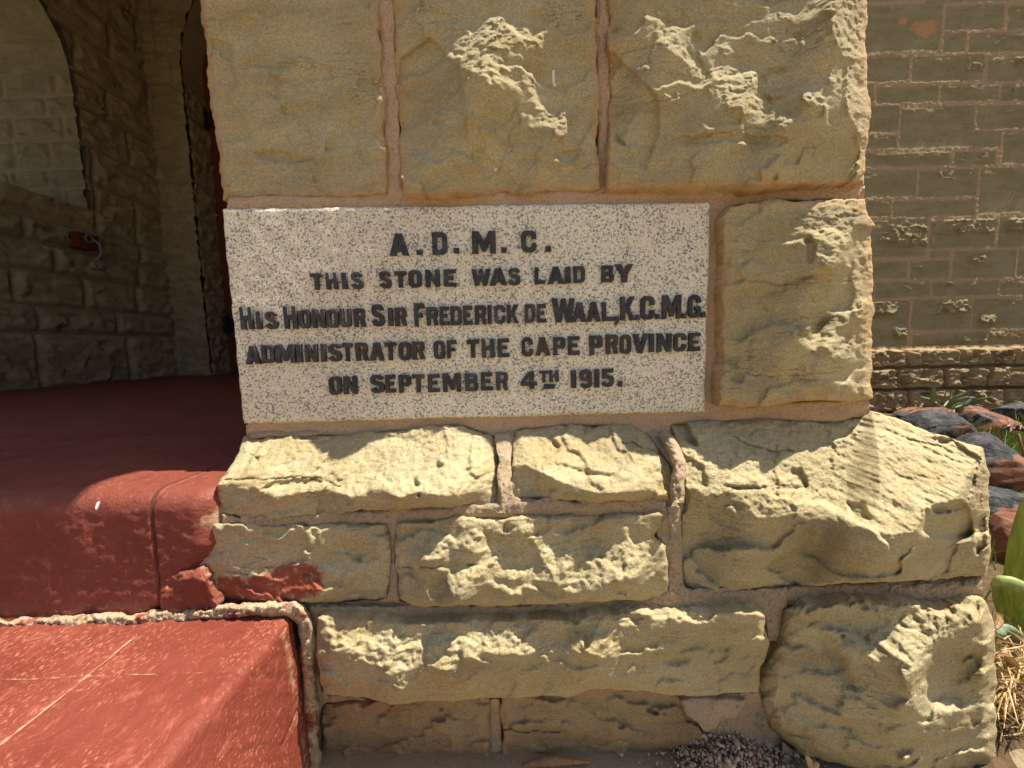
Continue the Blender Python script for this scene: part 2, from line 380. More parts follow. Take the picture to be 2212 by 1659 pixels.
    for dist, wd in ((UU*sx, edge[0]), ((1-UU)*sx, edge[1]), (VV*sz, edge[2]), ((1-VV)*sz, edge[3])):
        t = np.clip(dist/(wd*(np.clip(j, .35, 2.4) if wd < .013 else np.clip(1+.5*(j-1)/2.4, .6, 1.5))), 0, 1); p = p - proud*(1-t)**1.3
    j2 = 1+.6*fbm(x, z, .12, 2, seed+9)
    if roundr: t = np.clip((1-UU)*sx/(roundr*np.clip(j2, .5, 1.7)), 0, 1); p = p - roundr*.8*(1-t)**2
    if roundl: t = np.clip(UU*sx/(roundl*np.clip(j2, .5, 1.7)), 0, 1); p = p - roundl*.7*(1-t)**2
    Pw = U(px, py, Y=-p-proud*.5)
    de = np.minimum(np.minimum(UU*sx, (1-UU)*sx), np.minimum(VV*sz, (1-VV)*sz))
    M = np.zeros(px.shape+(4,)); M[..., 0] = stain*np.exp(-de/.028)
    for poly in white: M[..., 3] = np.maximum(M[..., 3], inpoly(px, py, poly))
    for poly in paint: M[..., 1] = np.maximum(M[..., 1], blur(inpoly(wx, wy, poly).astype(float), 2.5, 2.5)*.75)
    M[..., 2] = ck
    return link(name, grid_mesh(name, Pw, M, (0, depth, 0)), mat or STONE, parent)

def ribbon(items, raise_=.006, seed=0, step=.003, namp=.0018):
    """raised pointing along joints; items: (px polyline, half width px, Y list)"""
    V = []; Q = []; M = []
    for k, (line, hw, Ys) in enumerate(items):
        Lp = np.array(line, float); tot = np.hypot(*np.diff(Lp, axis=0).T).sum(); n = max(8, int(tot/ (F/.79) / step)); t = np.linspace(0, 1, n)
        c = lerpline(line, t); tg = np.gradient(c, axis=0); tg /= np.linalg.norm(tg, axis=1)[:, None]; nr = np.stack([-tg[:, 1], tg[:, 0]], -1)
        cr = np.linspace(-1.25, 1.25, 11); q = np.array([-1.5, -.4, .6, .95, 1, 1.0, 1, .95, .6, -.4, -1.5])
        s = np.arange(n)*step; hwv = np.interp(t, np.linspace(0, 1, len(hw) if hasattr(hw, '__len__') else 1), hw if hasattr(hw, '__len__') else [hw])
        e0 = 1+.45*fbm(s, s*0+k, .05, 4, seed+k); e1 = 1+.45*fbm(s, s*0+k+9, .05, 4, seed+k+40)
        off = np.where(cr[None] < 0, cr[None]*e0[:, None], cr[None]*e1[:, None])*hwv[:, None]
        X = c[:, None, 0]+nr[:, None, 0]*off; Yp = c[:, None, 1]+nr[:, None, 1]*off
        yb = np.interp(t, np.linspace(0, 1, len(Ys)), Ys)[:, None]
        br = np.clip(.8+1.1*fbm(s, s*0+k, .09, 3, seed+77+k), .0, 1.2)[:, None]
        Yw = yb+.004-raise_*q[None]*br - namp*fbm(X/F, Yp/F, .016, 4, seed+k, .8)
        W_ = U(X, Yp, Y=Yw); b = len(V) and sum(len(a) for a in V) or 0
        idx = np.arange(n*11).reshape(n, 11)+b
        Q.append(np.stack([idx[1:, :-1], idx[1:, 1:], idx[:-1, 1:], idx[:-1, :-1]], -1).reshape(-1, 4)); V.append(W_.reshape(-1, 3))
    return np.concatenate(V), np.concatenate(Q)

def sheet(rows, x0, x1, step=.003, seed=0, amp=.002, left=None):
    """mortar bed behind the stones; rows: (image y, Y)"""
    ys = np.array([r[0] for r in rows], float); Yr = np.array([r[1] for r in rows], float)
    n = int((ys[-1]-ys[0])/(F/.75)/step); m = int((x1-x0)/(F/.75)/step)
    yy = np.linspace(ys[0], ys[-1], n); xx = np.linspace(x0, x1, m); X, Y = np.meshgrid(xx, yy)
    if left: l = np.array(left, float); lf = np.interp(yy, l[:, 0], l[:, 1])[:, None]; X = lf+(X-x0)*(x1-lf)/(x1-x0)
    ins = np.zeros(X.shape)
    for o_ in OUTL: ins = np.maximum(ins, inpoly(X, Y, o_))
    ins = np.clip(blur(ins.astype(float), 2, 2)*2-1.1, 0, 1)
    Yw = .07*ins+np.interp(yy, ys, Yr)[:, None]-amp*(fbm(X/F, Y/F, .05, 3, seed)+.6*fbm(X/F, Y/F, .008, 3, seed+5, .7))
    return U(X, Y, Y=Yw)
def join_grids(name, grids, extra=(), mask=False):
    V = []; Q = []; b = 0
    for P in grids:
        n, m = P.shape[:2]; idx = np.arange(n*m).reshape(n, m)+b; b += n*m
        V.append(P.reshape(-1, 3)); Q.append(np.stack([idx[1:, :-1], idx[1:, 1:], idx[:-1, 1:], idx[:-1, :-1]], -1).reshape(-1, 4))
    for v, q in extra:
        V.append(np.asarray(v)); Q.append(np.asarray(q)+b); b += len(v)
    V = np.concatenate(V); return mesh_np(name, V, np.concatenate(Q), np.zeros((len(V), 3)))

# ================================================================ PIER
pier = empty('stone_pier', 'rough olive sandstone corner pier on a stepped plinth, framing the inscribed granite slab', 'pier')
stone('ashlar_block', [(405, -260), (805, -260)], [(483, 432), (600, 425), (700, 428), (835, 418)],
      [(405, -260), (432, 0), (455, 200), (470, 330), (483, 432)], [(805, -260), (815, 0), (828, 200), (835, 418)], Yt=(-.010,), Yb=(-.008,), seed=100, fall=.28, stain=.62, fac=.095, parent=pier, roundl=.012, depth=.5, proud=.005, rough=.8,
      push=[(c2([(170, 180), (270, 225), (300, 420), (260, 470), (170, 480)]), .006, 1.2), (c2([(170, 480), (250, 470), (330, 560), (370, 640), (350, 700), (200, 690)]), .005, 1.2),
            (c2([(365, 740), (480, 745), (560, 760), (700, 790), (640, 800), (500, 800), (420, 775)]), .005, 1), (c2([(500, 310), (760, 330), (780, 480), (640, 440), (520, 420)]), .003, 1.5),
            (c2([(850, 600), (910, 560), (950, 680), (880, 740)]), .003, 1)],
      cracks=[(c2([(510, 310), (650, 305), (780, 330), (900, 350), (1000, 375)]), .004, 1.5), (c2([(800, 120), (860, 118)]), .004, 2)])
stone('ashlar_block', [(842, -260), (1283, -260)], [(872, 420), (1100, 415), (1292, 410)], [(842, -260), (850, 0), (860, 250), (872, 420)],
      [(1283, -260), (1287, 0), (1290, 200), (1296, 410)], Yt=(-.010,), Yb=(-.008,), seed=200, fall=.28, stain=.62, fac=.095, parent=pier, a=.42,  proud=.005, rough=.85,
      lit=[c2([(1360, 215), (1470, 150), (1560, 75), (1640, 80), (1740, 125), (1800, 160), (1790, 250), (1600, 240), (1640, 330), (1670, 390), (1745, 400), (1765, 330), (1785, 240), (1810, 110), (1815, 160),
               (1785, 280), (1765, 400), (1780, 490), (1830, 550), (1930, 520), (1945, 640), (1890, 690), (1850, 640), (1790, 590), (1750, 500), (1740, 420), (1650, 400), (1560, 430), (1500, 390), (1460, 360), (1400, 330), (1380, 260)]),
           c2([(1510, 630), (1560, 625), (1545, 660)])],
      push=[(c2([(1240, 190), (1390, 330), (1420, 520), (1430, 680), (1320, 800), (1150, 760), (1090, 500), (1110, 300)]), .009, 1.5), (c2([(1430, 680), (1560, 780), (1720, 945), (1150, 945), (1330, 800)]), .006, 1.5),
            (c2([(1650, 800), (1750, 770), (1990, 740), (2010, 770), (1800, 790)]), .004, 1)],
      white=[c2([(1855, 342), (1864, 348), (1868, 395), (1870, 425), (1860, 426), (1858, 395)]), c2([(1570, 832), (1582, 825), (1578, 842)])], cracks=[(c2([(1970, 530), (2020, 540)]), .004, 1.5), (c2([(1200, 490), (1220, 520), (1190, 570)]), .003, 1.5)])
stone('ashlar_block', [(1308, -260), (1865, -260)], [(1312, 410), (1500, 405), (1620, 398), (1700, 395), (1770, 403), (1868, 390)],
      [(1308, -260), (1315, 0), (1318, 200), (1312, 410)], [(1865, -260), (1870, 0), (1872, 180), (1883, 240), (1870, 330), (1868, 390)], Yt=(-.010,), Yb=(-.008,), seed=300, fall=.28, stain=.62, fac=.095, parent=pier, a=.42,  proud=.005, roundr=.012, depth=.6, rough=.85,
      lit=[c3([(380, -300), (430, -100), (360, 0), (420, 30), (490, 130), (530, 200), (600, 290), (680, 340), (760, 320), (900, 350), (890, 440), (960, 510), (1080, 590), (1030, 640), (960, 590), (880, 590), (760, 540), (680, 480), (570, 370), (550, 310), (430, 230), (400, 170), (410, 90), (340, -100)]),
           c3([(550, 100), (640, 130), (780, 115), (820, 140), (950, 85), (1060, 95), (1200, 55), (1330, 70), (1435, 60), (1435, -300), (1330, -200), (1190, 10), (1130, 70), (1000, 50), (960, 80), (830, 120), (620, 115), (560, 0), (520, 0)]),
           c3([(1260, 100), (1330, 70), (1435, 80), (1455, 520), (1470, 560), (1435, 700), (1430, 890), (1360, 850), (1400, 720), (1370, 620), (1330, 520), (1340, 330), (1280, 190)]),
           c3([(1100, 470), (1180, 430), (1240, 500), (1210, 540), (1120, 500)]), c3([(930, 190), (1000, 190), (990, 220), (940, 215)]), c3([(1090, 160), (1130, 160), (1150, 250), (1110, 220)]),
           c3([(690, 230), (740, 210), (800, 260), (740, 280)]), c3([(1260, 330), (1300, 400), (1290, 480), (1250, 400)])],
      push=[(c3([(175, 250), (410, 480), (415, 640), (345, 830), (200, 780), (170, 500)]), .009, 1.5), (c3([(480, 690), (700, 650), (1060, 690), (1000, 720), (760, 690), (560, 720)]), .006, 1),
            (c3([(900, 390), (930, 380), (940, 470), (1000, 540), (900, 440)]), .005, 1), (c3([(930, 345), (1060, 340), (1000, 365)]), .004, 1)],
      cracks=[(c3([(230, 265), (330, 240), (420, 215)]), .005, 1.8), (c3([(170, 540), (300, 510), (450, 490), (600, 450)]), .004, 1.5), (c3([(580, 690), (720, 655), (860, 630), (940, 640)]), .005, 1.6)])
stone('ashlar_block', cA([(200, 140), (480, 95), (700, 100), (1095, 90)]), cA([(110, 1460), (320, 1470), (700, 1440), (1140, 1420)]),
      cA([(200, 140), (140, 220), (150, 600), (130, 900), (135, 1250), (110, 1460)]), cA([(1095, 90), (1112, 200), (1155, 262), (1120, 320), (1142, 480), (1135, 620), (1142, 700), (1140, 1090), (1135, 1200), (1140, 1420)]),
      Yt=(-.026,), Yb=(-.016,), seed=400, fall=.28, fac=.095, parent=pier, a=.46,  roundr=.012, depth=.6, rough=.9, stain=.6,
      lit=[cA([(360, 200), (400, 185), (450, 215), (520, 225), (600, 225), (680, 180), (760, 150), (830, 120), (940, 105), (1000, 125), (1095, 90), (1115, 210), (1155, 262), (1120, 250), (1020, 250), (1015, 420), (950, 430), (930, 540), (900, 560), (800, 530), (800, 500), (750, 470), (760, 400), (700, 330), (640, 300), (560, 290), (500, 270), (440, 240)]),
           cA([(1115, 330), (1080, 380), (1100, 450), (1050, 470), (1110, 560), (1120, 650), (1080, 620), (1010, 560), (990, 640), (1030, 700), (1000, 800), (1010, 860), (1060, 880), (1060, 960), (1080, 1000), (1060, 1090), (1060, 1180), (1110, 1180), (1120, 1300), (1110, 1420), (1150, 1440), (1150, 600), (1140, 400)]),
           cA([(610, 975), (700, 930), (800, 910), (870, 890), (850, 880), (880, 840), (960, 845), (985, 890), (1010, 930), (930, 940), (915, 1010), (1000, 1000), (1070, 1050), (1030, 1110), (930, 1170), (920, 1250), (910, 1170), (870, 1150), (830, 1080), (770, 1075), (810, 1040), (810, 990), (740, 985), (680, 970)]),
           cA([(930, 1340), (1000, 1270), (1020, 1320), (1100, 1290), (1110, 1380), (1060, 1360)])],
      push=[(cA([(380, 890), (480, 930), (600, 975), (780, 1100), (700, 1250), (330, 1250), (340, 1000)]), -.004, 1.2), (cA([(150, 740), (220, 780), (290, 850), (140, 870)]), -.004, 1), (cA([(700, 330), (760, 400), (740, 520), (710, 500)]), .006, 1)],
      cracks=[(cA([(140, 670), (280, 640), (400, 640), (520, 665), (650, 650), (740, 600)]), .007, 1.8), (cA([(560, 665), (760, 640), (1000, 630)]), .005, 1.5), (cA([(140, 1230), (300, 1245), (480, 1270), (560, 1265), (700, 1255), (900, 1240)]), .007, 1.6),
              (cA([(200, 360), (400, 400), (680, 360)]), .002, 1.5), (cA([(340, 1000), (320, 1130), (300, 1230)]), .003, 1.5), (cA([(110, 1462), (180, 1468)]), .006, 1.6), (cA([(240, 770), (300, 840)]), .003, 1.3)])
# plinth, top course
stone('plinth_block', cB([(190, 165), (700, 150), (1150, 108), (1310, 160)]), cB([(75, 500), (200, 525), (450, 520), (700, 495), (1000, 480), (1310, 465)]),
      cB([(190, 165), (180, 230), (100, 340), (68, 385), (75, 500)]), cB([(1310, 160), (1335, 280), (1310, 465)]), seed=500, spk=.12, parent=pier, Yt=(.004,), Yb=(-.115,), a=1.5, bmin=.10, bmax=.5, proud=.008,
      lit=[cB([(180, 140), (700, 130), (1150, 80), (1310, 110), (1340, 280), (1300, 400), (1100, 430), (960, 410), (870, 440), (800, 390), (680, 440), (560, 400), (330, 440), (260, 400), (200, 370), (60, 380), (90, 300)])],
      paint=[cB([(60, 380), (110, 370), (110, 440), (80, 470)])], rough=1.2, depth=.2, fac=.09,
      push=[(cB([(260, 400), (330, 360), (500, 345), (560, 370), (400, 385)]), .010, 1), (cB([(1150, 310), (1180, 300), (1230, 350), (1160, 350)]), .008, 1), (cB([(700, 150), (950, 165), (1000, 150), (930, 175), (760, 180)]), .004, 1)],
      cracks=[(cB([(110, 350), (300, 352), (500, 343), (540, 348), (615, 385)]), .010, 2), (cB([(225, 235), (250, 260), (255, 280)]), .010, 2), (cB([(540, 325), (600, 290), (660, 260)]), .003, 1.5), (cB([(700, 330), (760, 355), (820, 360)]), .005, 1.5)])
stone('plinth_block', cB([(1395, 130), (1600, 110), (1900, 115), (1990, 160)]), cB([(1380, 430), (1600, 450), (2080, 445)]), cB([(1395, 130), (1385, 300), (1380, 430)]), cB([(1990, 160), (2095, 300), (2080, 445)]),
      seed=600, spk=.12, parent=pier, Yt=(.004,), Yb=(-.112,), a=1.5, bmin=.10, bmax=.5, proud=.008, rough=1.2, depth=.2, fac=.08,
      lit=[cB([(1390, 110), (1600, 90), (1900, 90), (1990, 140), (2110, 290), (2090, 430), (1980, 400), (1800, 425), (1700, 400), (1640, 360), (1600, 380), (1460, 300), (1390, 260)])],
      push=[(cB([(1560, 280), (1700, 310), (1840, 340), (1800, 350), (1700, 330)]), .010, 1), (cB([(1460, 300), (1590, 340), (1660, 390), (1560, 360)]), -.008, 1)],
      cracks=[(cB([(1870, 190), (1930, 200), (2050, 240)]), .012, 2), (cB([(1400, 280), (1470, 285)]), .005, 1.5)])
stone('plinth_block', c8([(75, 105), (500, 85), (850, 100), (1000, 45), (1380, 185), (1515, 222)]), c8([(150, 850), (280, 870), (500, 850), (850, 830), (1200, 815), (1515, 790)]),
      c8([(75, 105), (150, 260), (165, 420), (135, 520), (140, 780), (150, 850)]), c8([(1515, 222), (1530, 480), (1530, 700), (1515, 790)]), seed=700, spk=.12, parent=pier,
      Yt=(.004, .004, .004, .02, -.04, -.10), Yb=(-.118,), a=1.05, bmin=.02, bmax=.2, proud=.008, rough=1.2, depth=.3, roundr=.012, fac=.11, mu=(3./150)**2,
      lit=[c8([(60, 80), (500, 60), (850, 80), (1000, 20), (1380, 160), (1540, 200), (1525, 480), (1480, 500), (1440, 500), (1400, 455), (1280, 480), (1215, 555), (1230, 600), (1300, 625), (1210, 600), (1090, 610), (960, 570), (890, 580), (830, 500), (700, 510), (560, 530), (470, 540), (420, 490), (400, 440), (200, 420), (150, 380), (150, 260)]),
           c8([(1470, 560), (1540, 500), (1540, 760), (1500, 740), (1520, 660), (1480, 650)])],
      push=[(c8([(1240, 490), (1400, 455), (1440, 500), (1460, 620), (1330, 630), (1230, 600)]), .018, 1.2), (c8([(630, 310), (680, 310), (720, 390), (660, 370)]), .012, 1), (c8([(880, 460), (960, 470), (1000, 540), (920, 540)]), .012, 1), (c8([(330, 380), (540, 400), (720, 385), (700, 400), (400, 405)]), .010, 1),
            (c8([(1470, 560), (1510, 520), (1515, 660), (1470, 700)]), .014, 1), (c8([(150, 260), (240, 290), (260, 400), (170, 385)]), .010, 1), (c8([(400, 200), (540, 230), (700, 225), (560, 250)]), .007, 1), (c8([(1300, 180), (1385, 185), (1310, 200)]), .008, 1)],
      cracks=[(c8([(380, 165), (430, 195), (560, 235), (640, 230)]), .010, 1.8), (c8([(330, 388), (480, 395), (640, 380)]), .008, 1.8), (c8([(1130, 170), (1200, 190), (1310, 208)]), .008, 1.5), (c8([(700, 385), (800, 450), (860, 560)]), .003, 1.5), (c8([(1000, 340), (1200, 350), (1300, 360)]), .003, 1.3), (c8([(910, 120), (930, 145), (970, 160)]), .006, 1.5)])
# second course
stone('plinth_block', cB([(60, 550), (180, 545), (400, 555), (700, 545), (830, 545)]), cB([(100, 900), (400, 905), (700, 890), (830, 880)]), cB([(60, 550), (-20, 640), (-30, 760), (20, 800), (100, 900)]), cB([(830, 545), (850, 680), (830, 880)]),
      seed=800, fall=.15, spk=.3, parent=pier, Yt=(-.112,), Yb=(-.124,), a=.7, proud=.010, rough=1.1, depth=.15,
      lit=[cB([(150, 785), (200, 755), (260, 745), (370, 790), (390, 830), (330, 795), (230, 775)]), cB([(400, 830), (560, 795), (555, 840), (420, 850)]), cB([(620, 740), (690, 725), (660, 790), (640, 845), (620, 800)]), cB([(500, 735), (580, 725), (600, 780), (520, 760)]), cB([(700, 780), (740, 790), (720, 810)])],
      paint=[cB([(60, 770), (200, 775), (290, 760), (400, 700), (560, 740), (560, 850), (430, 905), (80, 920)]), cB([(80, 660), (120, 650), (110, 700), (85, 700)])],
      push=[(cB([(480, 690), (700, 640), (800, 700), (700, 720), (560, 725)]), .006, 1)], cracks=[(cB([(360, 730), (600, 690), (700, 660)]), .004, 1.5)])
stone('plinth_block', cB([(870, 545), (1160, 525), (1500, 520), (2060, 500)]), cB([(880, 880), (940, 915), (1300, 910), (1700, 890), (2075, 880)]), cB([(870, 545), (865, 700), (880, 880)]), cB([(2060, 500), (2010, 600), (2060, 640), (2075, 880)]),
      seed=900, fall=.15, spk=.3, parent=pier, Yt=(-.116,), Yb=(-.122,), a=.65, proud=.007, rough=1.25, depth=.15, bmax=.8,
      lit=[cB([(950, 640), (1040, 590), (1110, 580), (1100, 680), (1130, 700), (1000, 720), (960, 690)]), cB([(1120, 540), (1270, 530), (1270, 620), (1310, 690), (1320, 730), (1220, 740), (1260, 690), (1120, 650), (1200, 600)]),
           cB([(1350, 540), (1490, 530), (1530, 620), (1560, 640), (1660, 590), (1680, 640), (1760, 660), (1870, 640), (1870, 560), (1830, 530), (1880, 530), (1880, 620), (1990, 640), (2020, 700), (1980, 760), (1850, 820), (1720, 850), (1620, 820), (1500, 800), (1420, 800), (1410, 850), (1330, 790), (1230, 790), (1220, 870), (1130, 890), (1090, 830), (1050, 790), (960, 860), (950, 840), (1060, 770), (1200, 740), (1330, 750), (1500, 765), (1525, 730), (1480, 640), (1420, 590)])],
      push=[(cB([(1020, 790), (1090, 790), (1100, 850), (1040, 890), (1010, 850)]), .008, 1.2), (cB([(1310, 600), (1470, 620), (1510, 730), (1420, 755), (1320, 740)]), .006, 1.5)], cracks=[(cB([(870, 742), (1050, 742), (1200, 728), (1310, 735)]), .010, 1.8), (cB([(1500, 770), (1530, 735), (1535, 700)]), .006, 1.5)])
# third course
stone('plinth_block', c7([(200, 430), (600, 450), (1000, 440), (1400, 430), (1700, 405), (2280, 405)]), c7([(215, 790), (400, 800), (540, 835), (850, 815), (1130, 800), (1350, 800), (1480, 765), (1700, 770), (1900, 800), (2250, 775)]),
      c7([(200, 430), (190, 600), (215, 790)]), [(1652, 1322), (1660, 1390), (1643, 1443), (1638, 1494)], seed=1000, fall=.15, spk=.3, parent=pier, Yt=(-.136,), Yb=(-.128,), a=.7, proud=.009, rough=1.2, depth=.2, bmax=.45, edge=(.012, .014, .010, .03),
      lit=[c7([(270, 470), (330, 445), (390, 475), (430, 510), (530, 480), (600, 495), (660, 545), (700, 510), (850, 495), (930, 515), (1030, 465), (1080, 495), (1200, 505), (1280, 550), (1340, 540), (1430, 485), (1560, 445), (1565, 530), (1625, 550), (1610, 620), (1500, 605), (1350, 590), (1250, 610), (1080, 610), (960, 590), (930, 620), (820, 640), (900, 690), (870, 705), (760, 665), (700, 660), (600, 690), (640, 730), (580, 785), (550, 720), (480, 660), (470, 615), (400, 610), (380, 650), (320, 600), (240, 590)])],
      push=[(c7([(1790, 640), (1850, 610), (1950, 620), (1880, 650)]), .010, 1.5), (c7([(1320, 690), (1600, 650), (1900, 700), (2000, 760), (1480, 740)]), -.004, 3)], cracks=[(c7([(960, 690), (1100, 670), (1250, 640)]), .003, 1.5)])
stone('plinth_block', c8([(600, 930), (860, 895), (1100, 900), (1290, 935), (1400, 920), (1500, 885)]), c8([(632, 1575), (800, 1630), (1100, 1690), (1560, 1690)]),
      c8([(600, 930), (540, 1100), (495, 1220), (495, 1340), (540, 1470), (632, 1575)]), c8([(1500, 885), (1560, 1020), (1555, 1300), (1560, 1400), (1555, 1690)]), seed=1100, fall=.15, spk=.5, parent=pier, Yt=(-.132,), Yb=(-.145,), a=.7, proud=.014, rough=1.2, depth=.35, bmax=.5, roundr=.014,
      roundl=.04, edge=(.03, .02, .012, .04),
      lit=[c8([(840, 1100), (920, 1060), (1040, 1035), (1120, 1060), (1090, 980), (1180, 955), (1300, 930), (1400, 905), (1500, 870), (1545, 990), (1480, 1010), (1400, 1000), (1340, 1020), (1400, 1080), (1300, 1080), (1290, 1140), (1240, 1170), (1250, 1250), (1260, 1320), (1320, 1390), (1440, 1385), (1400, 1410), (1240, 1440), (1190, 1400), (1170, 1320), (1130, 1250), (1110, 1190), (1000, 1150), (850, 1110)]),
           c8([(1500, 1040), (1560, 1010), (1565, 1120), (1530, 1220), (1500, 1300), (1490, 1200), (1510, 1100)]), c8([(1530, 1340), (1570, 1380), (1570, 1440), (1520, 1430)]), c8([(1110, 1615), (1200, 1565), (1215, 1600), (1130, 1635)]), c8([(1210, 1460), (1250, 1480), (1275, 1560), (1250, 1550)]), c8([(1110, 1370), (1150, 1350), (1140, 1400)])],
      push=[(c8([(760, 1080), (800, 1060), (870, 1180), (940, 1340), (860, 1260)]), .012, 2), (c8([(560, 1380), (700, 1400), (1000, 1500), (800, 1470)]), .008, 2), (c8([(1260, 1130), (1420, 1090), (1480, 1180), (1460, 1370), (1300, 1370), (1250, 1260)]), .008, 2.5)],
      cracks=[(c8([(720, 1225), (860, 1260), (940, 1265)]), .003, 1.3), (c8([(1240, 1480), (1400, 1470), (1520, 1480)]), .004, 1.5), (c8([(660, 980), (720, 1010), (840, 1090)]), .003, 1.3)])
# lowest course, set back
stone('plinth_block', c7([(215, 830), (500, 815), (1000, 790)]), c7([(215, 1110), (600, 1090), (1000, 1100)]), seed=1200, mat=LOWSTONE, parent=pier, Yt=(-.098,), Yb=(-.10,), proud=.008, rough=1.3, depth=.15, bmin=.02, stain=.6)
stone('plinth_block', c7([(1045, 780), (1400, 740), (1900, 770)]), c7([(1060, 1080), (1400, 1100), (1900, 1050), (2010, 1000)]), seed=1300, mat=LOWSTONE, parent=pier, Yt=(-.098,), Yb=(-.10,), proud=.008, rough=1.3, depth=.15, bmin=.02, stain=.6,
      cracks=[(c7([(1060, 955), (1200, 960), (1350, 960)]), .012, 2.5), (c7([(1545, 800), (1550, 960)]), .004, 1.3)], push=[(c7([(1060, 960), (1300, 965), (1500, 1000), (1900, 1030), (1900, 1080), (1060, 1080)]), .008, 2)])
# mortar: bed plus raised pointing
g1 = sheet([(-262, .006), (400, .006), (900, .006), (935, .004)], 420, 1866, .0035, 5, left=[(-262, 412), (0, 440), (200, 462), (430, 494), (452, 489), (915, 535)])
g2 = sheet([(930, .006), (985, -.045), (1050, -.085), (1100, -.105), (1300, -.112), (1500, -.108), (1530, -.088), (1680, -.09)], 470, 1700, .003, 6, .003, left=[(930, 545), (965, 530), (1030, 495), (1105, 480), (1125, 480), (1300, 500), (1312, 668), (1680, 688)])
g3 = sheet([(1240, -.09), (1270, -.108), (1300, -.108), (1500, -.10), (1690, -.10)], 1690, 2120, .004, 7, .003)
R1 = ribbon([([(500, 443), (700, 438), (1000, 431), (1300, 424), (1560, 417), (1700, 412), (1868, 412)], [9, 8, 7, 8, 9, 8], (.002,)),
             ([(823, -262), (832, 0), (844, 220), (853, 425)], [11, 12, 11, 14], (.002,)), ([(1296, -262), (1301, 0), (1304, 220), (1302, 415)], [9, 8, 9], (.002,)),
             ([(1549, 432), (1545, 600), (1540, 880)], [9, 10], (.003,)), ([(1518, 890), (1600, 889), (1700, 886), (1800, 886), (1878, 880)], [9, 11, 12], (.004,)),
             ([(532, 934), (700, 925), (900, 914), (1060, 904), (1300, 901), (1520, 894)], [13, 12, 10, 8], (.008,))], .0015, 60)
R3 = ribbon([(c8([(45, 150), (105, 215), (130, 290), (128, 380), (122, 462)]), [10, 12, 11], (-.012, -.062, -.10, -.118, -.122))], .008, 95, namp=.003)
R2 = ribbon([(cB([(1340, 150), (1350, 240), (1345, 330), (1335, 500)]), [12, 10, 9], (-.012, -.068, -.103, -.115)),
             (c8([(100, 480), (110, 600), (108, 860)]), [12, 10, 11], (-.112,)),
             (cB([(180, 540), (600, 525), (900, 512), (1400, 482), (1750, 470), (2060, 470)]), [11, 12, 13], (-.112,)),
             (c7([(170, 395), (600, 412), (1000, 400), (1300, 385), (1800, 340), (2150, 320)]), [13, 15, 12], (-.115,)), (c8([(60, 905), (300, 895), (560, 890), (800, 880), (1050, 880), (1300, 870), (1500, 845)]), [11, 14, 16], (-.112,)),
             (c8([(562, 925), (560, 1000), (562, 1085)]), [13, 12], (-.112,)), (c7([(1020, 830), (1022, 1080)]), [10, 9], (-.078, -.095))], .002, 90)
link('pointing_mortar', join_grids('pointing_mortar', [g1], [R1]), MORTAR, pier)
link('bed_mortar', join_grids('bed_mortar', [g2, g3], [R2, R3]), OLDMORTAR, pier)
stone('mortar_lump', cI([(275, 655), (500, 650), (845, 650)]), cI([(450, 880), (500, 940), (590, 940), (620, 850), (800, 800)]), cI([(275, 655), (320, 800), (450, 880)]), cI([(845, 650), (850, 700), (800, 800)]), Yt=(-.118,), Yb=(-.112,), seed=1400, parent=pier,
      proud=.006, rough=.8, depth=.06, mat=OLDMORTAR, step=.003, push=[(cI([(270, 640), (860, 640), (850, 720), (330, 735)]), .006, 1.5)])
tag(pier.children[-1], 'broken piece of pinkish mortar left hanging under the overhanging block')
# body of the pier behind the face stones and the wall over it
boxes('core', [((-.575, .05, -.1), (.66, .70, 1.62)), ((-.50, .0, -.12), (.66, .05, .50)), ((-.50, -.03, -.12), (.76, .0, .36))], OLDMORTAR, pier)

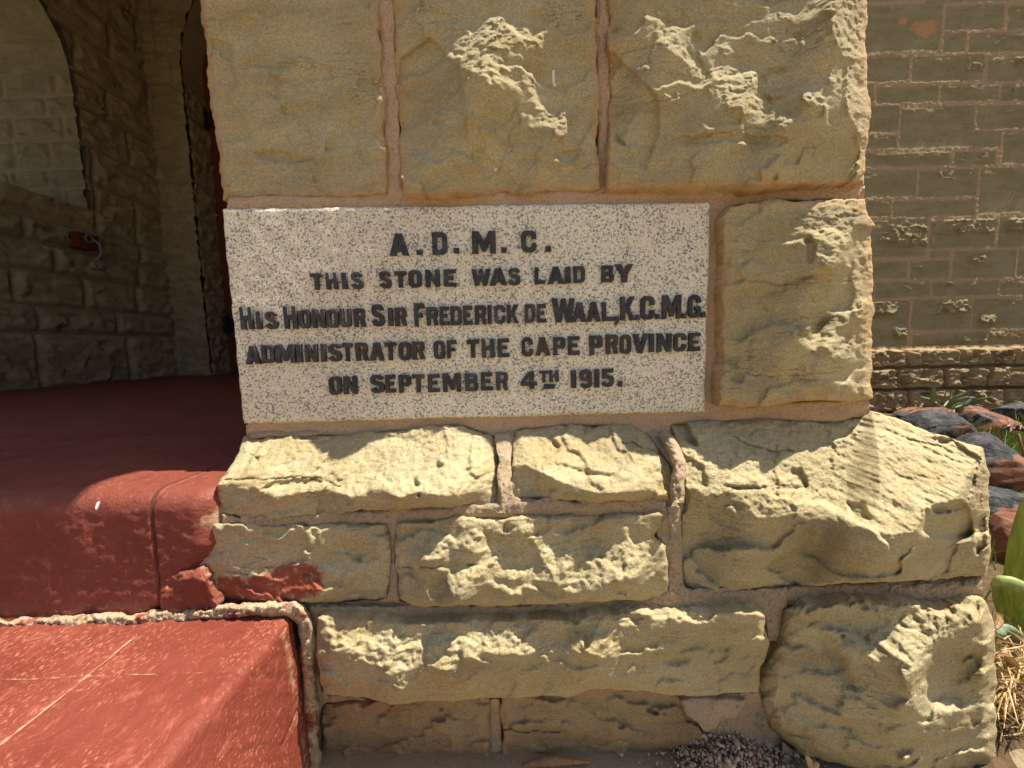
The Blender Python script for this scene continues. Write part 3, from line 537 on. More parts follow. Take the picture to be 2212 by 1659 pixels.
# ================================================================ coursed walls
def courses(s0, s1, z0, z1, hs, wr, rnd):
    R = []; z = z0
    while z < z1-.05:
        h = rnd.choice(hs); h = min(h, z1-z); s = s0-rnd.uniform(0, .4)
        while s < s1:
            wd = rnd.uniform(*wr); R.append((s, s+wd, z, z+h)); s += wd
        z += h
    return R
def wall(name, axis, pos, s0, s1, z0, z1, rects, step, mat, mmat, parent=None, sign=-1, joint=.012, proud=.018, amp=1.0, tilt=.10, seed=0, keep=None, bumps=(), depth=.3, fac=.10, patch=()):
    """rock-faced coursed masonry in the plane axis=pos; sign = direction the face looks"""
    n = int((z1-z0)/step)+1; m = int((s1-s0)/step)+1
    S, Z = np.meshgrid(np.linspace(s0, s1, m), np.linspace(z1, z0, n))
    Sw = S+.008*fbm(S, Z, .12, 3, seed)*amp; Zw = Z+.006*fbm(S, Z, .12, 3, seed+3)*amp
    p = .0035*fbm(S, Z, .03, 3, seed+5); M = np.zeros(S.shape+(3,)); mort = np.ones(S.shape)
    det = amp*(.006*fbm(S, Z*1.6, .12, 3, seed+7)+.0025*fbm(S, Z*1.8, .03, 3, seed+8, .6)) + amp*.9*facets(S, Z*1.3, fac, seed+9, (0, .16), .16, .004)
    rr = np.random.RandomState(seed+1)
    for r in rects:
        a, b, c, d = r[:4]; pr = r[4] if len(r) > 4 else proud
        gx = rr.uniform(-.03, .03); gz = tilt+rr.uniform(-.02, .04); of = rr.uniform(-.005, .003)
        i0, i1 = np.searchsorted(-Z[:, 0], [-(d+.02), -(c-.02)]); j0, j1 = np.searchsorted(S[0], [a-.02, b+.02])
        if i1 <= i0 or j1 <= j0: continue
        sl_ = np.s_[i0:i1, j0:j1]; s, z = Sw[sl_], Zw[sl_]
        dd = np.minimum(np.minimum(s-a, b-s), np.minimum(z-c, d-z))-joint*.5
        t = np.clip(dd/.022, 0, 1); h = pr*(1-(1-t)**2.2)+of+gx*(s-(a+b)/2)*.4+gz*(z-d)+det[sl_]*np.clip(dd/.05, 0, 1)*(1.7 if pr > .05 else 1)
        ins = dd > 0; p[sl_] = np.where(ins, np.maximum(h, -.004), p[sl_]); mort[sl_] = np.where(ins, 0, mort[sl_])
        M[sl_ + (0,)] = np.where(ins, .5*np.exp(-dd/.02), M[sl_ + (0,)])
    for bs, bz, br, bh, sq in bumps:
        wob = fbm(S, Z, .07, 4, seed+30, .65); q = np.maximum(np.abs((S-bs)*sq+.30*br*wob)/br, np.abs((Z-bz)*1.25+.25*br*fbm(S, Z, .05, 3, seed+31))/br)
        t = np.clip((bz+br-Z)/(2*br), 0, 1); ins_ = sstep(0, .45, 1-q)*(mort < .5)
        loc = q < 1.1
        if loc.any(): fc = np.zeros(S.shape); fc[loc] = facets(S[loc], Z[loc], .05, seed+33, (-.5, .35), .5, .006); p = p+ins_*(bh*(.15+.65*t)+fc)
    for ps, pz, r1, r2 in patch: M[..., 0] = np.maximum(M[..., 0], 1.3*(np.hypot((S-ps)/r1, (Z-pz)/r2)+.35*fbm(S, Z, .06, 3, 77) < 1))
    Sx = S; P = np.zeros(S.shape+(3,))
    if axis == 'y': P[..., 0] = Sx; P[..., 1] = pos+sign*p
    else: P[..., 1] = Sx; P[..., 0] = pos+sign*p
    P[..., 2] = Z
    idx = np.arange(n*m).reshape(n, m); q = np.stack([idx[1:, :-1], idx[1:, 1:], idx[:-1, 1:], idx[:-1, :-1]], -1)
    if axis == 'x': q = q[..., ::-1]
    mq = (mort[1:, :-1]+mort[1:, 1:]+mort[:-1, 1:]+mort[:-1, :-1])/4 > .6
    ok = np.ones(q.shape[:2], bool)
    if keep is not None:
        cs_ = (S[1:, 1:]+S[:-1, :-1])/2; cz_ = (Z[1:, 1:]+Z[:-1, :-1])/2; ok = keep(cs_, cz_)
    qs = q[ok]; me = mesh_np(name, P.reshape(-1, 3), qs, M.reshape(-1, 3)); o = link(name, me, mat, parent); me.materials.append(mmat)
    me.polygons.foreach_set('material_index', mq[ok].astype(np.int32)); me.update(); return o
rnd = random.Random(5)
YF = 3.5; XS = -3.9; ZL = .45                                        # facade plane, porch side wall, landing level
def rect_y(x0, y0, x1, y1):
    (a, b), (c, d) = cC([(x0, y0), (x1, y1)]); k = .022*0
    p = U(a, (b+d)/2, Y=YF); q = U(c, (b+d)/2, Y=YF); t = U((a+c)/2, b, Y=YF); u_ = U((a+c)/2, d, Y=YF)
    return (p[0], q[0], u_[2], t[2])
FR = [(-300, -160, 480, 15), (500, -160, 1300, 12), (-250, 35, 605, 350), (632, 32, 1022, 200), (1046, 30, 1400, 192), (615, 215, 770, 348), (788, 212, 1400, 340), (-250, 372, 392, 550), (408, 370, 892, 542), (912, 365, 1500, 535),
      (-250, 570, 160, 690), (172, 572, 585, 686), (597, 562, 990, 672), (1003, 552, 1500, 665), (-250, 712, 325, 888), (-250, 902, 308, 995), (332, 708, 822, 985), (838, 690, 1500, 852), (808, 868, 1002, 985), (1012, 865, 1500, 1085),
      (-250, 1015, 668, 1112), (688, 1003, 965, 1100), (-250, 1133, 440, 1315), (453, 1120, 845, 1310), (855, 1108, 1500, 1415), (-250, 1335, 272, 1445), (280, 1330, 830, 1440), (-250, 1460, 512, 1715), (528, 1452, 965, 1648), (982, 1440, 1500, 1640),
      (-250, 1738, 378, 1856), (398, 1728, 660, 1853), (525, 1664, 660, 1712), (678, 1662, 1098, 1845), (1108, 1656, 1500, 1840), (-250, 1875, 158, 1990), (165, 1870, 535, 1972), (546, 1866, 982, 1962), (992, 1856, 1500, 1958),
      (-250, 2000, 388, 2306), (408, 1985, 802, 2190), (412, 2203, 905, 2306), (808, 1975, 1500, 2182), (918, 2195, 1500, 2300)]
FRW = [rect_y(*r) for r in FR]
xr = max(r[1] for r in FRW); xl = 3.45; ztop = max(r[3] for r in FRW); zbase = min(r[2] for r in FRW)-.02
far = empty('facade_wall', 'long shaded wall of small coursed olive stones with orange mortar joints, beyond the boulders', 'wall')
wb = []
for (cx, cy, rad, h, sq) in [(400, 1560, 120, .05, .7), (250, 1580, 60, .02, .7), (800, 1500, 90, .03, .45), (1120, 1490, 80, .05, .8), (850, 1720, 45, .04, .7), (660, 1880, 25, .03, 1), (690, 2040, 85, .055, .7), (200, 2030, 120, .07, .8), (330, 2210, 60, .05, 1),
                              (915, 2120, 50, .045, .7), (770, 2250, 40, .04, 1), (890, 2250, 35, .05, 1.5), (970, 2215, 40, .03, .5), (1140, 405, 40, .05, .8), (820, 435, 50, .012, .6), (640, 1170, 40, .012, .5)]:
    (a_, b_), = cC([(cx, cy)]); q = U(a_, b_, Y=YF); wb.append((q[0], q[2], .78*rad*.3254*4.29/F, h*1.1, sq))
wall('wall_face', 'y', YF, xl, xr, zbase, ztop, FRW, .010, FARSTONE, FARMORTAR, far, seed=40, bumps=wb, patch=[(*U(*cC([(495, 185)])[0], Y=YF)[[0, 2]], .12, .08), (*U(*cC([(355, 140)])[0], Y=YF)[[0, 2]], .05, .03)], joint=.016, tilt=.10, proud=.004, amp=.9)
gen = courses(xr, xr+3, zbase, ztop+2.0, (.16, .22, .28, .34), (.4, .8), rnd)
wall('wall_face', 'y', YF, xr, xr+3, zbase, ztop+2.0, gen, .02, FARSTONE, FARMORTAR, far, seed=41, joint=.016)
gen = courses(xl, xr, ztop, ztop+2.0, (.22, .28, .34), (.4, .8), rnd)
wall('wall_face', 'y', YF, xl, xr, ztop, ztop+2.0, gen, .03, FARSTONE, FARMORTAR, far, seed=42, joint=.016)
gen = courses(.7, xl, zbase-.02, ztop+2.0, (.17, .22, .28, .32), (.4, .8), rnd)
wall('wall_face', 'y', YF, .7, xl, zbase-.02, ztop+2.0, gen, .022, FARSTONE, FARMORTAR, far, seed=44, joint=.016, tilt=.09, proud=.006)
pl = []; zz = [zbase+.03, zbase-.17, zbase-.40, zbase-.66]
for k in range(3):
    s = .7+.2*k
    while s < xr+2.5:
        wd = rnd.uniform(.45, .75); pl.append((s, s+wd, zz[k+1], zz[k], .085+.02*k)); s += wd
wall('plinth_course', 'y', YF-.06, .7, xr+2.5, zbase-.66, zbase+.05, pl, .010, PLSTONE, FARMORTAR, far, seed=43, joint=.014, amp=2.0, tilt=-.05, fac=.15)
boxes('wall_core', [((.7, YF+.12, -.1), (xr+3, YF+.5, ztop+2.0)), ((.7, YF-.055, -.12), (xr+2.6, YF+.12, zbase-.01))], FARMORTAR, far)

# porch: side wall with an arched window, back wall with the arched door
side = empty('porch_side_wall', 'shadowed rough stone side wall inside the porch with an arched window opening', 'wall')
def USX(x, y): return U(x, y, X=XS)
J = USX(190, 455); yj, zs = float(J[1]), float(J[2])
S0 = USX(150, 110); zspring = 3.15
def win_keep(s, z):
    r = .75; yc = yj-r
    inside = (s < yj) & (s > .55) & (z > zs) & ((z < zspring) | ((s > .55) & (s < yc) & (z < zspring+r)) | (((s-yc)**2+(z-zspring)**2) < r*r))
    return ~inside
zr = [ZL-.03]+[float(USX(380, 324+h*.3255)[2]) for h in (1238, 1112, 945, 812, 700, 440, 250, 60, -110, -300)]
sr = []
for k in range(len(zr)-1):
    s = -.2-rnd.uniform(0, .4)
    while s < 3.6:
        wd = rnd.uniform(.35, .75); sr.append((s, s+wd, zr[k], zr[k+1])); s += wd
sr += courses(-.2, 3.6, zr[-1], 4.6, (.25, .3), (.4, .8), rnd)
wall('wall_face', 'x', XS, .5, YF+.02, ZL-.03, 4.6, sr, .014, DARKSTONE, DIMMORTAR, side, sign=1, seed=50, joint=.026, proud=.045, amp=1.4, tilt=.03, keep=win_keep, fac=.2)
# far jamb, sill and arch soffit of the window
rv = courses(XS-1.0, XS+.02, zs, 3.2, (.17, .2, .24), (.3, .5), rnd)
wall('window_reveal', 'y', yj, XS-1.0, XS+.005, zs-.02, zspring+.01, rv, .014, FARSTONE, DIMMORTAR, side, seed=51, joint=.026, proud=.018, amp=1.1, tilt=.03, fac=.16)
an = np.linspace(0, math.pi, 260); xs_ = np.linspace(XS, XS-1.0, 60); AN, XX = np.meshgrid(an, xs_)
rad = .75-.006*fbm(AN*.75, XX, .12, 3, 5)-.012*(np.abs(((AN*.75/.27) % 1)-.5) < .46)-.008*facets(AN*.75, XX, .15, 8)
P = np.stack([XX, np.where(AN < 1.57, yj-.75+np.cos(AN)*rad, yj-.75-(AN-1.57)*.95), zspring+np.where(AN < 1.57, np.sin(AN)*rad, rad)], -1)
link('window_arch', grid_mesh('window_arch', P, np.zeros(AN.shape+(3,))), FARSTONE, side)
boxes('window_sill', [((XS-1.0, .55, zs-.06), (XS-.02, yj+.02, zs))], DARKSTONE, side, .01)
# back wall and door surround
back = empty('porch_back_wall', 'dark back wall of the porch with dressed stone door jamb and arched doorway', 'wall')
Dj = U(*cH([(1290, 300)])[0], Y=YF); xj = float(Dj[0]); zsp = float(U(395, 150, Y=YF)[2])
qz = [ZL-.02]+[float(U(400, 324+h*.3255, Y=YF)[2]) for h in (1228, 975, 715, 445, 210, -20, -230, -450)]
Rd = 1.15; xc = xj+Rd
qr = []
for a_, b_ in zip(qz[:-1], qz[1:]): qr.append((XS-.1, xj, a_, b_))
qr += courses(xj, .6, ZL, 4.6, (.3,), (.4, .7), rnd) + courses(XS-.1, xj, qz[-1], 4.6, (.3,), (.3, .4), rnd)
def door_keep(s, z): return ~((s > xj) & (s < xj+2*Rd) & ((z < zsp) | ((s-xc)**2+(z-zsp)**2 < Rd*Rd)))
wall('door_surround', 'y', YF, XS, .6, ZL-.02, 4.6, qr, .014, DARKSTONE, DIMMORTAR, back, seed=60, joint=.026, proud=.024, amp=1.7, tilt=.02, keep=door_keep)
jr = [(YF-.02, YF+.33, a_, b_) for a_, b_ in zip(qz[:-1], qz[1:])]
wall('door_jamb', 'x', xj, YF+.0, YF+.32, ZL-.02, zsp, jr, .012, DARKSTONE, DIMMORTAR, back, sign=1, seed=61, joint=.015, proud=.02, amp=2, tilt=.02)
an = np.linspace(0, math.pi, 60); P = np.zeros((2, 60, 3))
for k, yy in enumerate((YF, YF+.34)): P[k, :, 1] = yy; P[k, :, 0] = xc-np.cos(an)*Rd; P[k, :, 2] = zsp+np.sin(an)*Rd
link('door_arch', grid_mesh('door_arch', P, np.zeros((2, 60, 3)), flip=True), DARKSTONE, back)
boxes('wall_core', [((.05, .58, -.1), (.64, 3.9, 4.59)), ((XS-1.0, 4.1, -.1), (.7, 4.3, 4.7)), ((XS-1.0, .5, -.1), (XS-.03, 4.1, zs-.07)), ((XS-1.0, yj+.05, zs-.07), (XS-.03, 4.1, 4.6)), ((XS-1.0, .5, zspring+.8), (XS-.03, yj+.05, 4.6))], DIMMORTAR, back)
boxes('ceiling', [((XS-1.0, .02, 4.6), (.66, 4.1, 4.7))], PLASTER, back)
# wall over the entrance opening and its left pier (out of the frame)
arch = empty('porch_front_wall', 'stone front wall over the porch entrance with an added shadow-casting block', 'wall')
boxes('wall_body', [((XS-1.0, .03, -.1), (-3.3, .5, 4.6)), ((-3.3, .03, 3.5), (-.62, .5, 4.6)), ((-.62, .01, 1.64), (.66, .60, 4.6)), ((XS-1.0, -.005, 4.7), (.70, 4.3, 4.85))], STONE, arch)
ip = [tuple((np.array(p)+SUN*(2.8-p[2])/SUN[2])[:2]) for p in [(-.645, .03, .45), (-.645, .012, .45), (-.73, .013, .45), (-.80, .012, .45), (-.825, -.004, .45), (-.836, -.03, .45), (-.833, -.073, .45), (-.815, -.12, .44), (-.86, -.130, .35), (-.905, -.133, .292), (-.99, -.135, .21)]]+[(-.74, -.16), (-.74, .02)]  # unseen block, added and outlined to cast the shadow edge on landing and riser
bm = bmesh.new(); vs_ = [bm.verts.new((a, b, 2.80)) for a, b in ip]; f_ = bm.faces.new(vs_); r_ = bmesh.ops.extrude_face_region(bm, geom=[f_])
bmesh.ops.translate(bm, vec=(0, 0, .12), verts=[v for v in r_['geom'] if isinstance(v, bmesh.types.BMVert)]); bmesh.ops.recalc_face_normals(bm, faces=bm.faces[:])
me = bpy.data.meshes.new('shadow_block'); bm.to_mesh(me); bm.free(); link('shadow_block', me, STONE, arch)
# door
door = empty('wooden_door', 'red brown wooden door with black iron strap hinges in the porch back wall', 'door')
yd = YF+.27; npl = 14; pw = 2.28/npl
boxes('door_leaf', [((xj+.005+i*pw+.002, yd+.004*(i % 2), ZL+.01), (xj+.005+(i+1)*pw-.002, yd+.06, zsp+1.1)) for i in range(npl)], WOOD, door, .003)
for hy in ((830, 885, 450, 540, c1), (1480, 1560, 1100, 1215, cH)):
    pts = hy[4]([(hy[0], hy[2]), (hy[1], hy[3])]); a_ = U(*pts[0], Y=yd-.02); b_ = U(*pts[1], Y=yd-.02)
    h = boxes('strap_hinge', [((xj+.02, yd-.016, b_[2]+.03), (xj+.7, yd-.004, a_[2]-.03)), ((a_[0], yd-.05, b_[2]), (a_[0]+.07, yd-.017, a_[2]))], IRON, door, .004)
# wall-mounted hook block
bq = [U(*p, X=XS+.12) for p in cH([(515, 538), (655, 562), (660, 665), (520, 640)])]
hb = empty('door_hook_block', 'small red brown wooden block with a hanging steel hook, fixed to the porch side wall', 'door hook')
ya, yb2 = float(bq[0][1]), float(bq[1][1]); za, zb = float(bq[3][2]), float(bq[0][2])
mbk = boxes('mounting_block', [((XS-.01, ya, za), (XS+.12, yb2, zb))], WOOD, hb, .006)
e = U(*cH([(585, 590)])[0], X=XS+.125)
ring = [(XS+.135+.0*math.cos(t), e[1]+.03*math.cos(t), e[2]+.03*math.sin(t)) for t in np.linspace(0, 2*math.pi, 17)]
tube('eye_ring', ring, .008, STEEL, mbk)
h2 = U(*cH([(642, 785)])[0], X=XS+.15)
tube('hook_rod', [(XS+.14, e[1]+.02, e[2]-.0), (XS+.165, e[1]+.05, e[2]-.03), (XS+.165, e[1]+.06, e[2]-.12), (XS+.16, h2[1]-.02, h2[2]+.05), (XS+.155, h2[1], h2[2])], [.011, .013, .012, .009, .008], STEEL, mbk)
tube('hook_ring', [(XS+.155+.03*math.cos(t), h2[1]+.045*math.sin(t), h2[2]-.01) for t in np.linspace(0, 2*math.pi, 17)], .007, STEEL, mbk)

# ================================================================ RED STEPS
steps = empty('porch_steps', 'worn red painted cement steps and porch floor beside the stone pier', 'steps')
# landing: swept rounded nosing
def landing():
    xs = np.r_[np.linspace(XS+.0, -1.4, 30)[:-1], np.linspace(-1.4, -.565, 260)]
    prof = [(YF+.3, ZL), (2.5, ZL), (1.5, ZL), (.9, ZL), (.6, ZL)]+[(y, ZL) for y in np.linspace(.5, .02, 60)]
    r = .038; yr = -.128
    t_ = np.linspace(0, math.pi/2, 22)
    prof += [(y, ZL) for y in np.linspace(.015, yr+r, 20)[:-1]]+[(yr+r-r*math.sin(t), ZL-r+r*math.cos(t)) for t in t_]+[(yr, z) for k, z in enumerate(np.linspace(ZL-r-.003, .16, 60))]
    pr = np.array(prof); X, I = np.meshgrid(xs, np.arange(len(pr))); Y = pr[I, 0]; Z = pr[I, 1]
    fr = (Y < .25); damp = np.clip((.4-Y)/.3, 0, 1)
    nrm = np.clip((ZL-Z)/.05, 0, 1)                                  # 0 top, 1 riser
    dn = .0022*fbm(X, Z+Y, .09, 3, 3)+.0012*fbm(X, (Z+Y)*1.5, .025, 3, 4, .6)*(0.4+nrm)
    xe = np.where(Z > .345, -.568, -.568-(.345-Z)*.85); t = np.clip((X-(xe-.04))/.04, 0, 1)
    cut = .04*(1-np.sqrt(np.clip(1-t*t, 0, 1)))
    Y2 = Y + np.where(Y < .0, cut, 0) - dn*nrm; Z2 = Z + dn*(1-nrm)*damp - np.where(Y < .0, .35*cut*(1-nrm), 0)
    X2 = np.minimum(X, xe+.002)
    M = np.zeros(X.shape+(3,))
    # scored joint on nosing and riser, splash and chips
    vj = U(*c6([(600, 590)])[0], Y=-.125)[0]; vj2 = U(*c6([(626, 905)])[0], Y=-.128)[0]
    xl_ = np.interp(Z, [.29, ZL-.03, ZL], [vj2, vj, vj+.012]); g = np.exp(-((X-xl_)/.0025)**2)*(Y < .0)*(Z > .2)
    Y2 = Y2+.006*g*nrm; Z2 = Z2-.004*g*(1-nrm); M[..., 1] = np.maximum(M[..., 1], g*.9)
    wpt = U(*c6([(396, 615)])[0], Y=-.12); dd = np.hypot((X-wpt[0])*2.6, (Z-wpt[2])*.9+(Y+.12)*.3)
    M[..., 2] = np.clip(1-dd/.022, 0, 1)*(Y < -.04)
    M[..., 0] = .55*np.exp(-np.abs(X-xe)/.02)*(Y < .05)*(.3+.7*nrm)+.42*np.exp(-((Z-.39)/.02)**2)*(Y < -.1)*.6
    for yy in (.75, 1.6, 2.4): pass
    P = np.stack([X2, Y2, Z2], -1); return grid_mesh('landing', P, M)
o = link('landing', landing(), REDR, steps)
tag(o, 'dark red landing with a rounded front edge')
# painted scuffed chip of cement filling beside the plinth
stone('cement_fillet', c6([(640, 905), (690, 870), (800, 865), (830, 920)]), c6([(640, 1050), (740, 1045), (868, 1030)]), c6([(640, 905), (632, 960), (640, 1050)]), c6([(830, 920), (860, 980), (868, 1030)]), Yt=(-.126,), Yb=(-.145,), seed=1500, parent=steps,
      proud=.008, rough=1.4, depth=.05, mat=REDR, stain=.42, lit=[c6([(640, 900), (690, 860), (820, 860), (840, 930), (700, 910)])], a=.6)
def lower_step():
    xe = -.432; zt = .212
    ys = np.r_[np.linspace(-.128, -.53, 150)]; 
    prof = [(x, zt) for x in np.r_[np.linspace(XS, -1.3, 20)[:-1], np.linspace(-1.3, xe-.022, 230)]]
    r = .022; prof += [(xe-r+r*math.sin(t), zt-r+r*math.cos(t)) for t in np.linspace(0.05, math.pi/2, 12)]+[(xe+.016*s_, zt-r-.28*s_) for s_ in np.linspace(.01, 1, 70)]
    pr = np.array(prof); I, Y = np.meshgrid(np.arange(len(pr)), ys); X = pr[I, 0]; Z = pr[I, 1]
    nr = np.clip((zt-Z)/.022, 0, 1)
    dn = .0008*fbm(X, Y+Z, .10, 3, 21)+.0006*fbm(X, Y+Z, .02, 3, 22); Z2 = Z+dn*(1-nr); X2 = X+dn*nr*1.5+np.clip((zt-.02-Z)/.28, 0, 1)*.28*np.clip(-.15-Y, 0, .4)
    M = np.zeros(X.shape+(3,))
    # scored tile joints
    l1 = [U(*p, Z=zt)[:2] for p in c6([(540, 1130), (345, 1290), (0, 1560)])]; l2 = [U(*p, Z=zt)[:2] for p in c6([(0, 1305), (350, 1290), (700, 1278), (1030, 1268)])]
    top = (nr < .3)
    g = np.maximum(np.exp(-(dpoly(X, Y, l1)/.0034)**2), .8*np.exp(-(dpoly(X, Y, l2)/.0026)**2))*top
    Z2 = Z2-.003*g; M[..., 0] = .60*g; M[..., 1] = .1*g
    wp = U(*c6([(1150, 1150)])[0], Z=zt-.005); M[..., 2] = np.clip(1-np.hypot((X-wp[0])*1.6, (Y-wp[1])*.55)/.018, 0, 1)
    M[..., 0] = np.maximum(M[..., 0], .34*np.exp(-((Y+.14)/.02)**2)*top); M[..., 0] = np.maximum(M[..., 0], (.30*np.exp(-((Z-zt)/.02)**2)*(nr > .2)))
    M[..., 0] = np.maximum(M[..., 0], .42*np.exp(-((Y+.15)/.03)**2)*(nr > .5))
    ck = [U(*p, X=xe)[[1, 2]] for p in c6([(1165, 1430), (1130, 1500), (1080, 1570), (1085, 1640)])]
    g2 = np.exp(-(dpoly(Y, Z, ck)/.0025)**2)*(nr > .8); X2 = X2-.006*g2; M[..., 0] = np.maximum(M[..., 0], .6*g2)
    P = np.stack([X2, Y, Z2], -1)
    front = np.stack([X2[-1], Y[-1], np.full(X2.shape[1], -.1)], -1)[None]
    return grid_mesh('lower_step', np.concatenate([P, front]), np.concatenate([M, M[-1:]]))
o = lstep = link('lower_step', lower_step(), RED, steps); tag(o, 'brighter red lower step with scored tile lines')
rim = ribbon([([(-60, 1353), (100, 1349), (220, 1345), (330, 1338), (420, 1330), (480, 1323), (560, 1318), (615, 1316), (645, 1322), (660, 1345), (664, 1400), (668, 1480), (672, 1560), (676, 1640), (680, 1720)], [15, 13, 16, 12, 15, 13, 12, 13], (-.148, -.146, -.14, -.136, -.132, -.128))], .008, 130, namp=.003)
V_, Q_ = rim; Mk = np.zeros((len(V_), 3)); Mk[:, 1] = .32+.25*fbm(V_[:, 0], V_[:, 2]+V_[:, 1], .05, 3, 9)
tag(link('broken_rim', mesh_np('broken_rim', V_, Q_, Mk), RIMM, o), 'crumbling bare cement rim along the back and side of the lower step')

# ================================================================ GRANITE STONE
def granite_stone():
    cr = [U(*p, Y=0) for p in [(480, 452), (1535, 436), (1522, 890), (527, 915)]]
    n, m = 90, 200; u = np.linspace(0, 1, m); v = np.linspace(0, 1, n); UU, VV = np.meshgrid(u, v)
    P = ((1-UU)*(1-VV))[..., None]*cr[0]+(UU*(1-VV))[..., None]*cr[1]+(UU*VV)[..., None]*cr[2]+((1-UU)*VV)[..., None]*cr[3]
    x, z = P[..., 0], P[..., 2]
    we = np.exp(-np.minimum(np.minimum(UU*m, (1-UU)*m), np.minimum(VV*n, (1-VV)*n))/2)
    P[..., 0] += we*.0016*fbm(x, z, .03, 4, 71, .7); P[..., 2] += we*.0014*fbm(x, z, .03, 4, 72, .7)
    P[..., 1] = -.006-.0006*fbm(x, z, .03, 3, 73)
    e = np.minimum(np.minimum(UU*.97, (1-UU)*.97), np.minimum(VV*.42, (1-VV)*.42)); P[..., 1] += .006*np.clip(1-e/.006, 0, 1)**2
    return grid_mesh('foundation_stone', P, None, (0, .5, 0))
fs = link('foundation_stone', granite_stone(), GRANITE)
tag(fs, 'pale speckled granite foundation stone with five lines of black capital lettering', 'foundation stone')
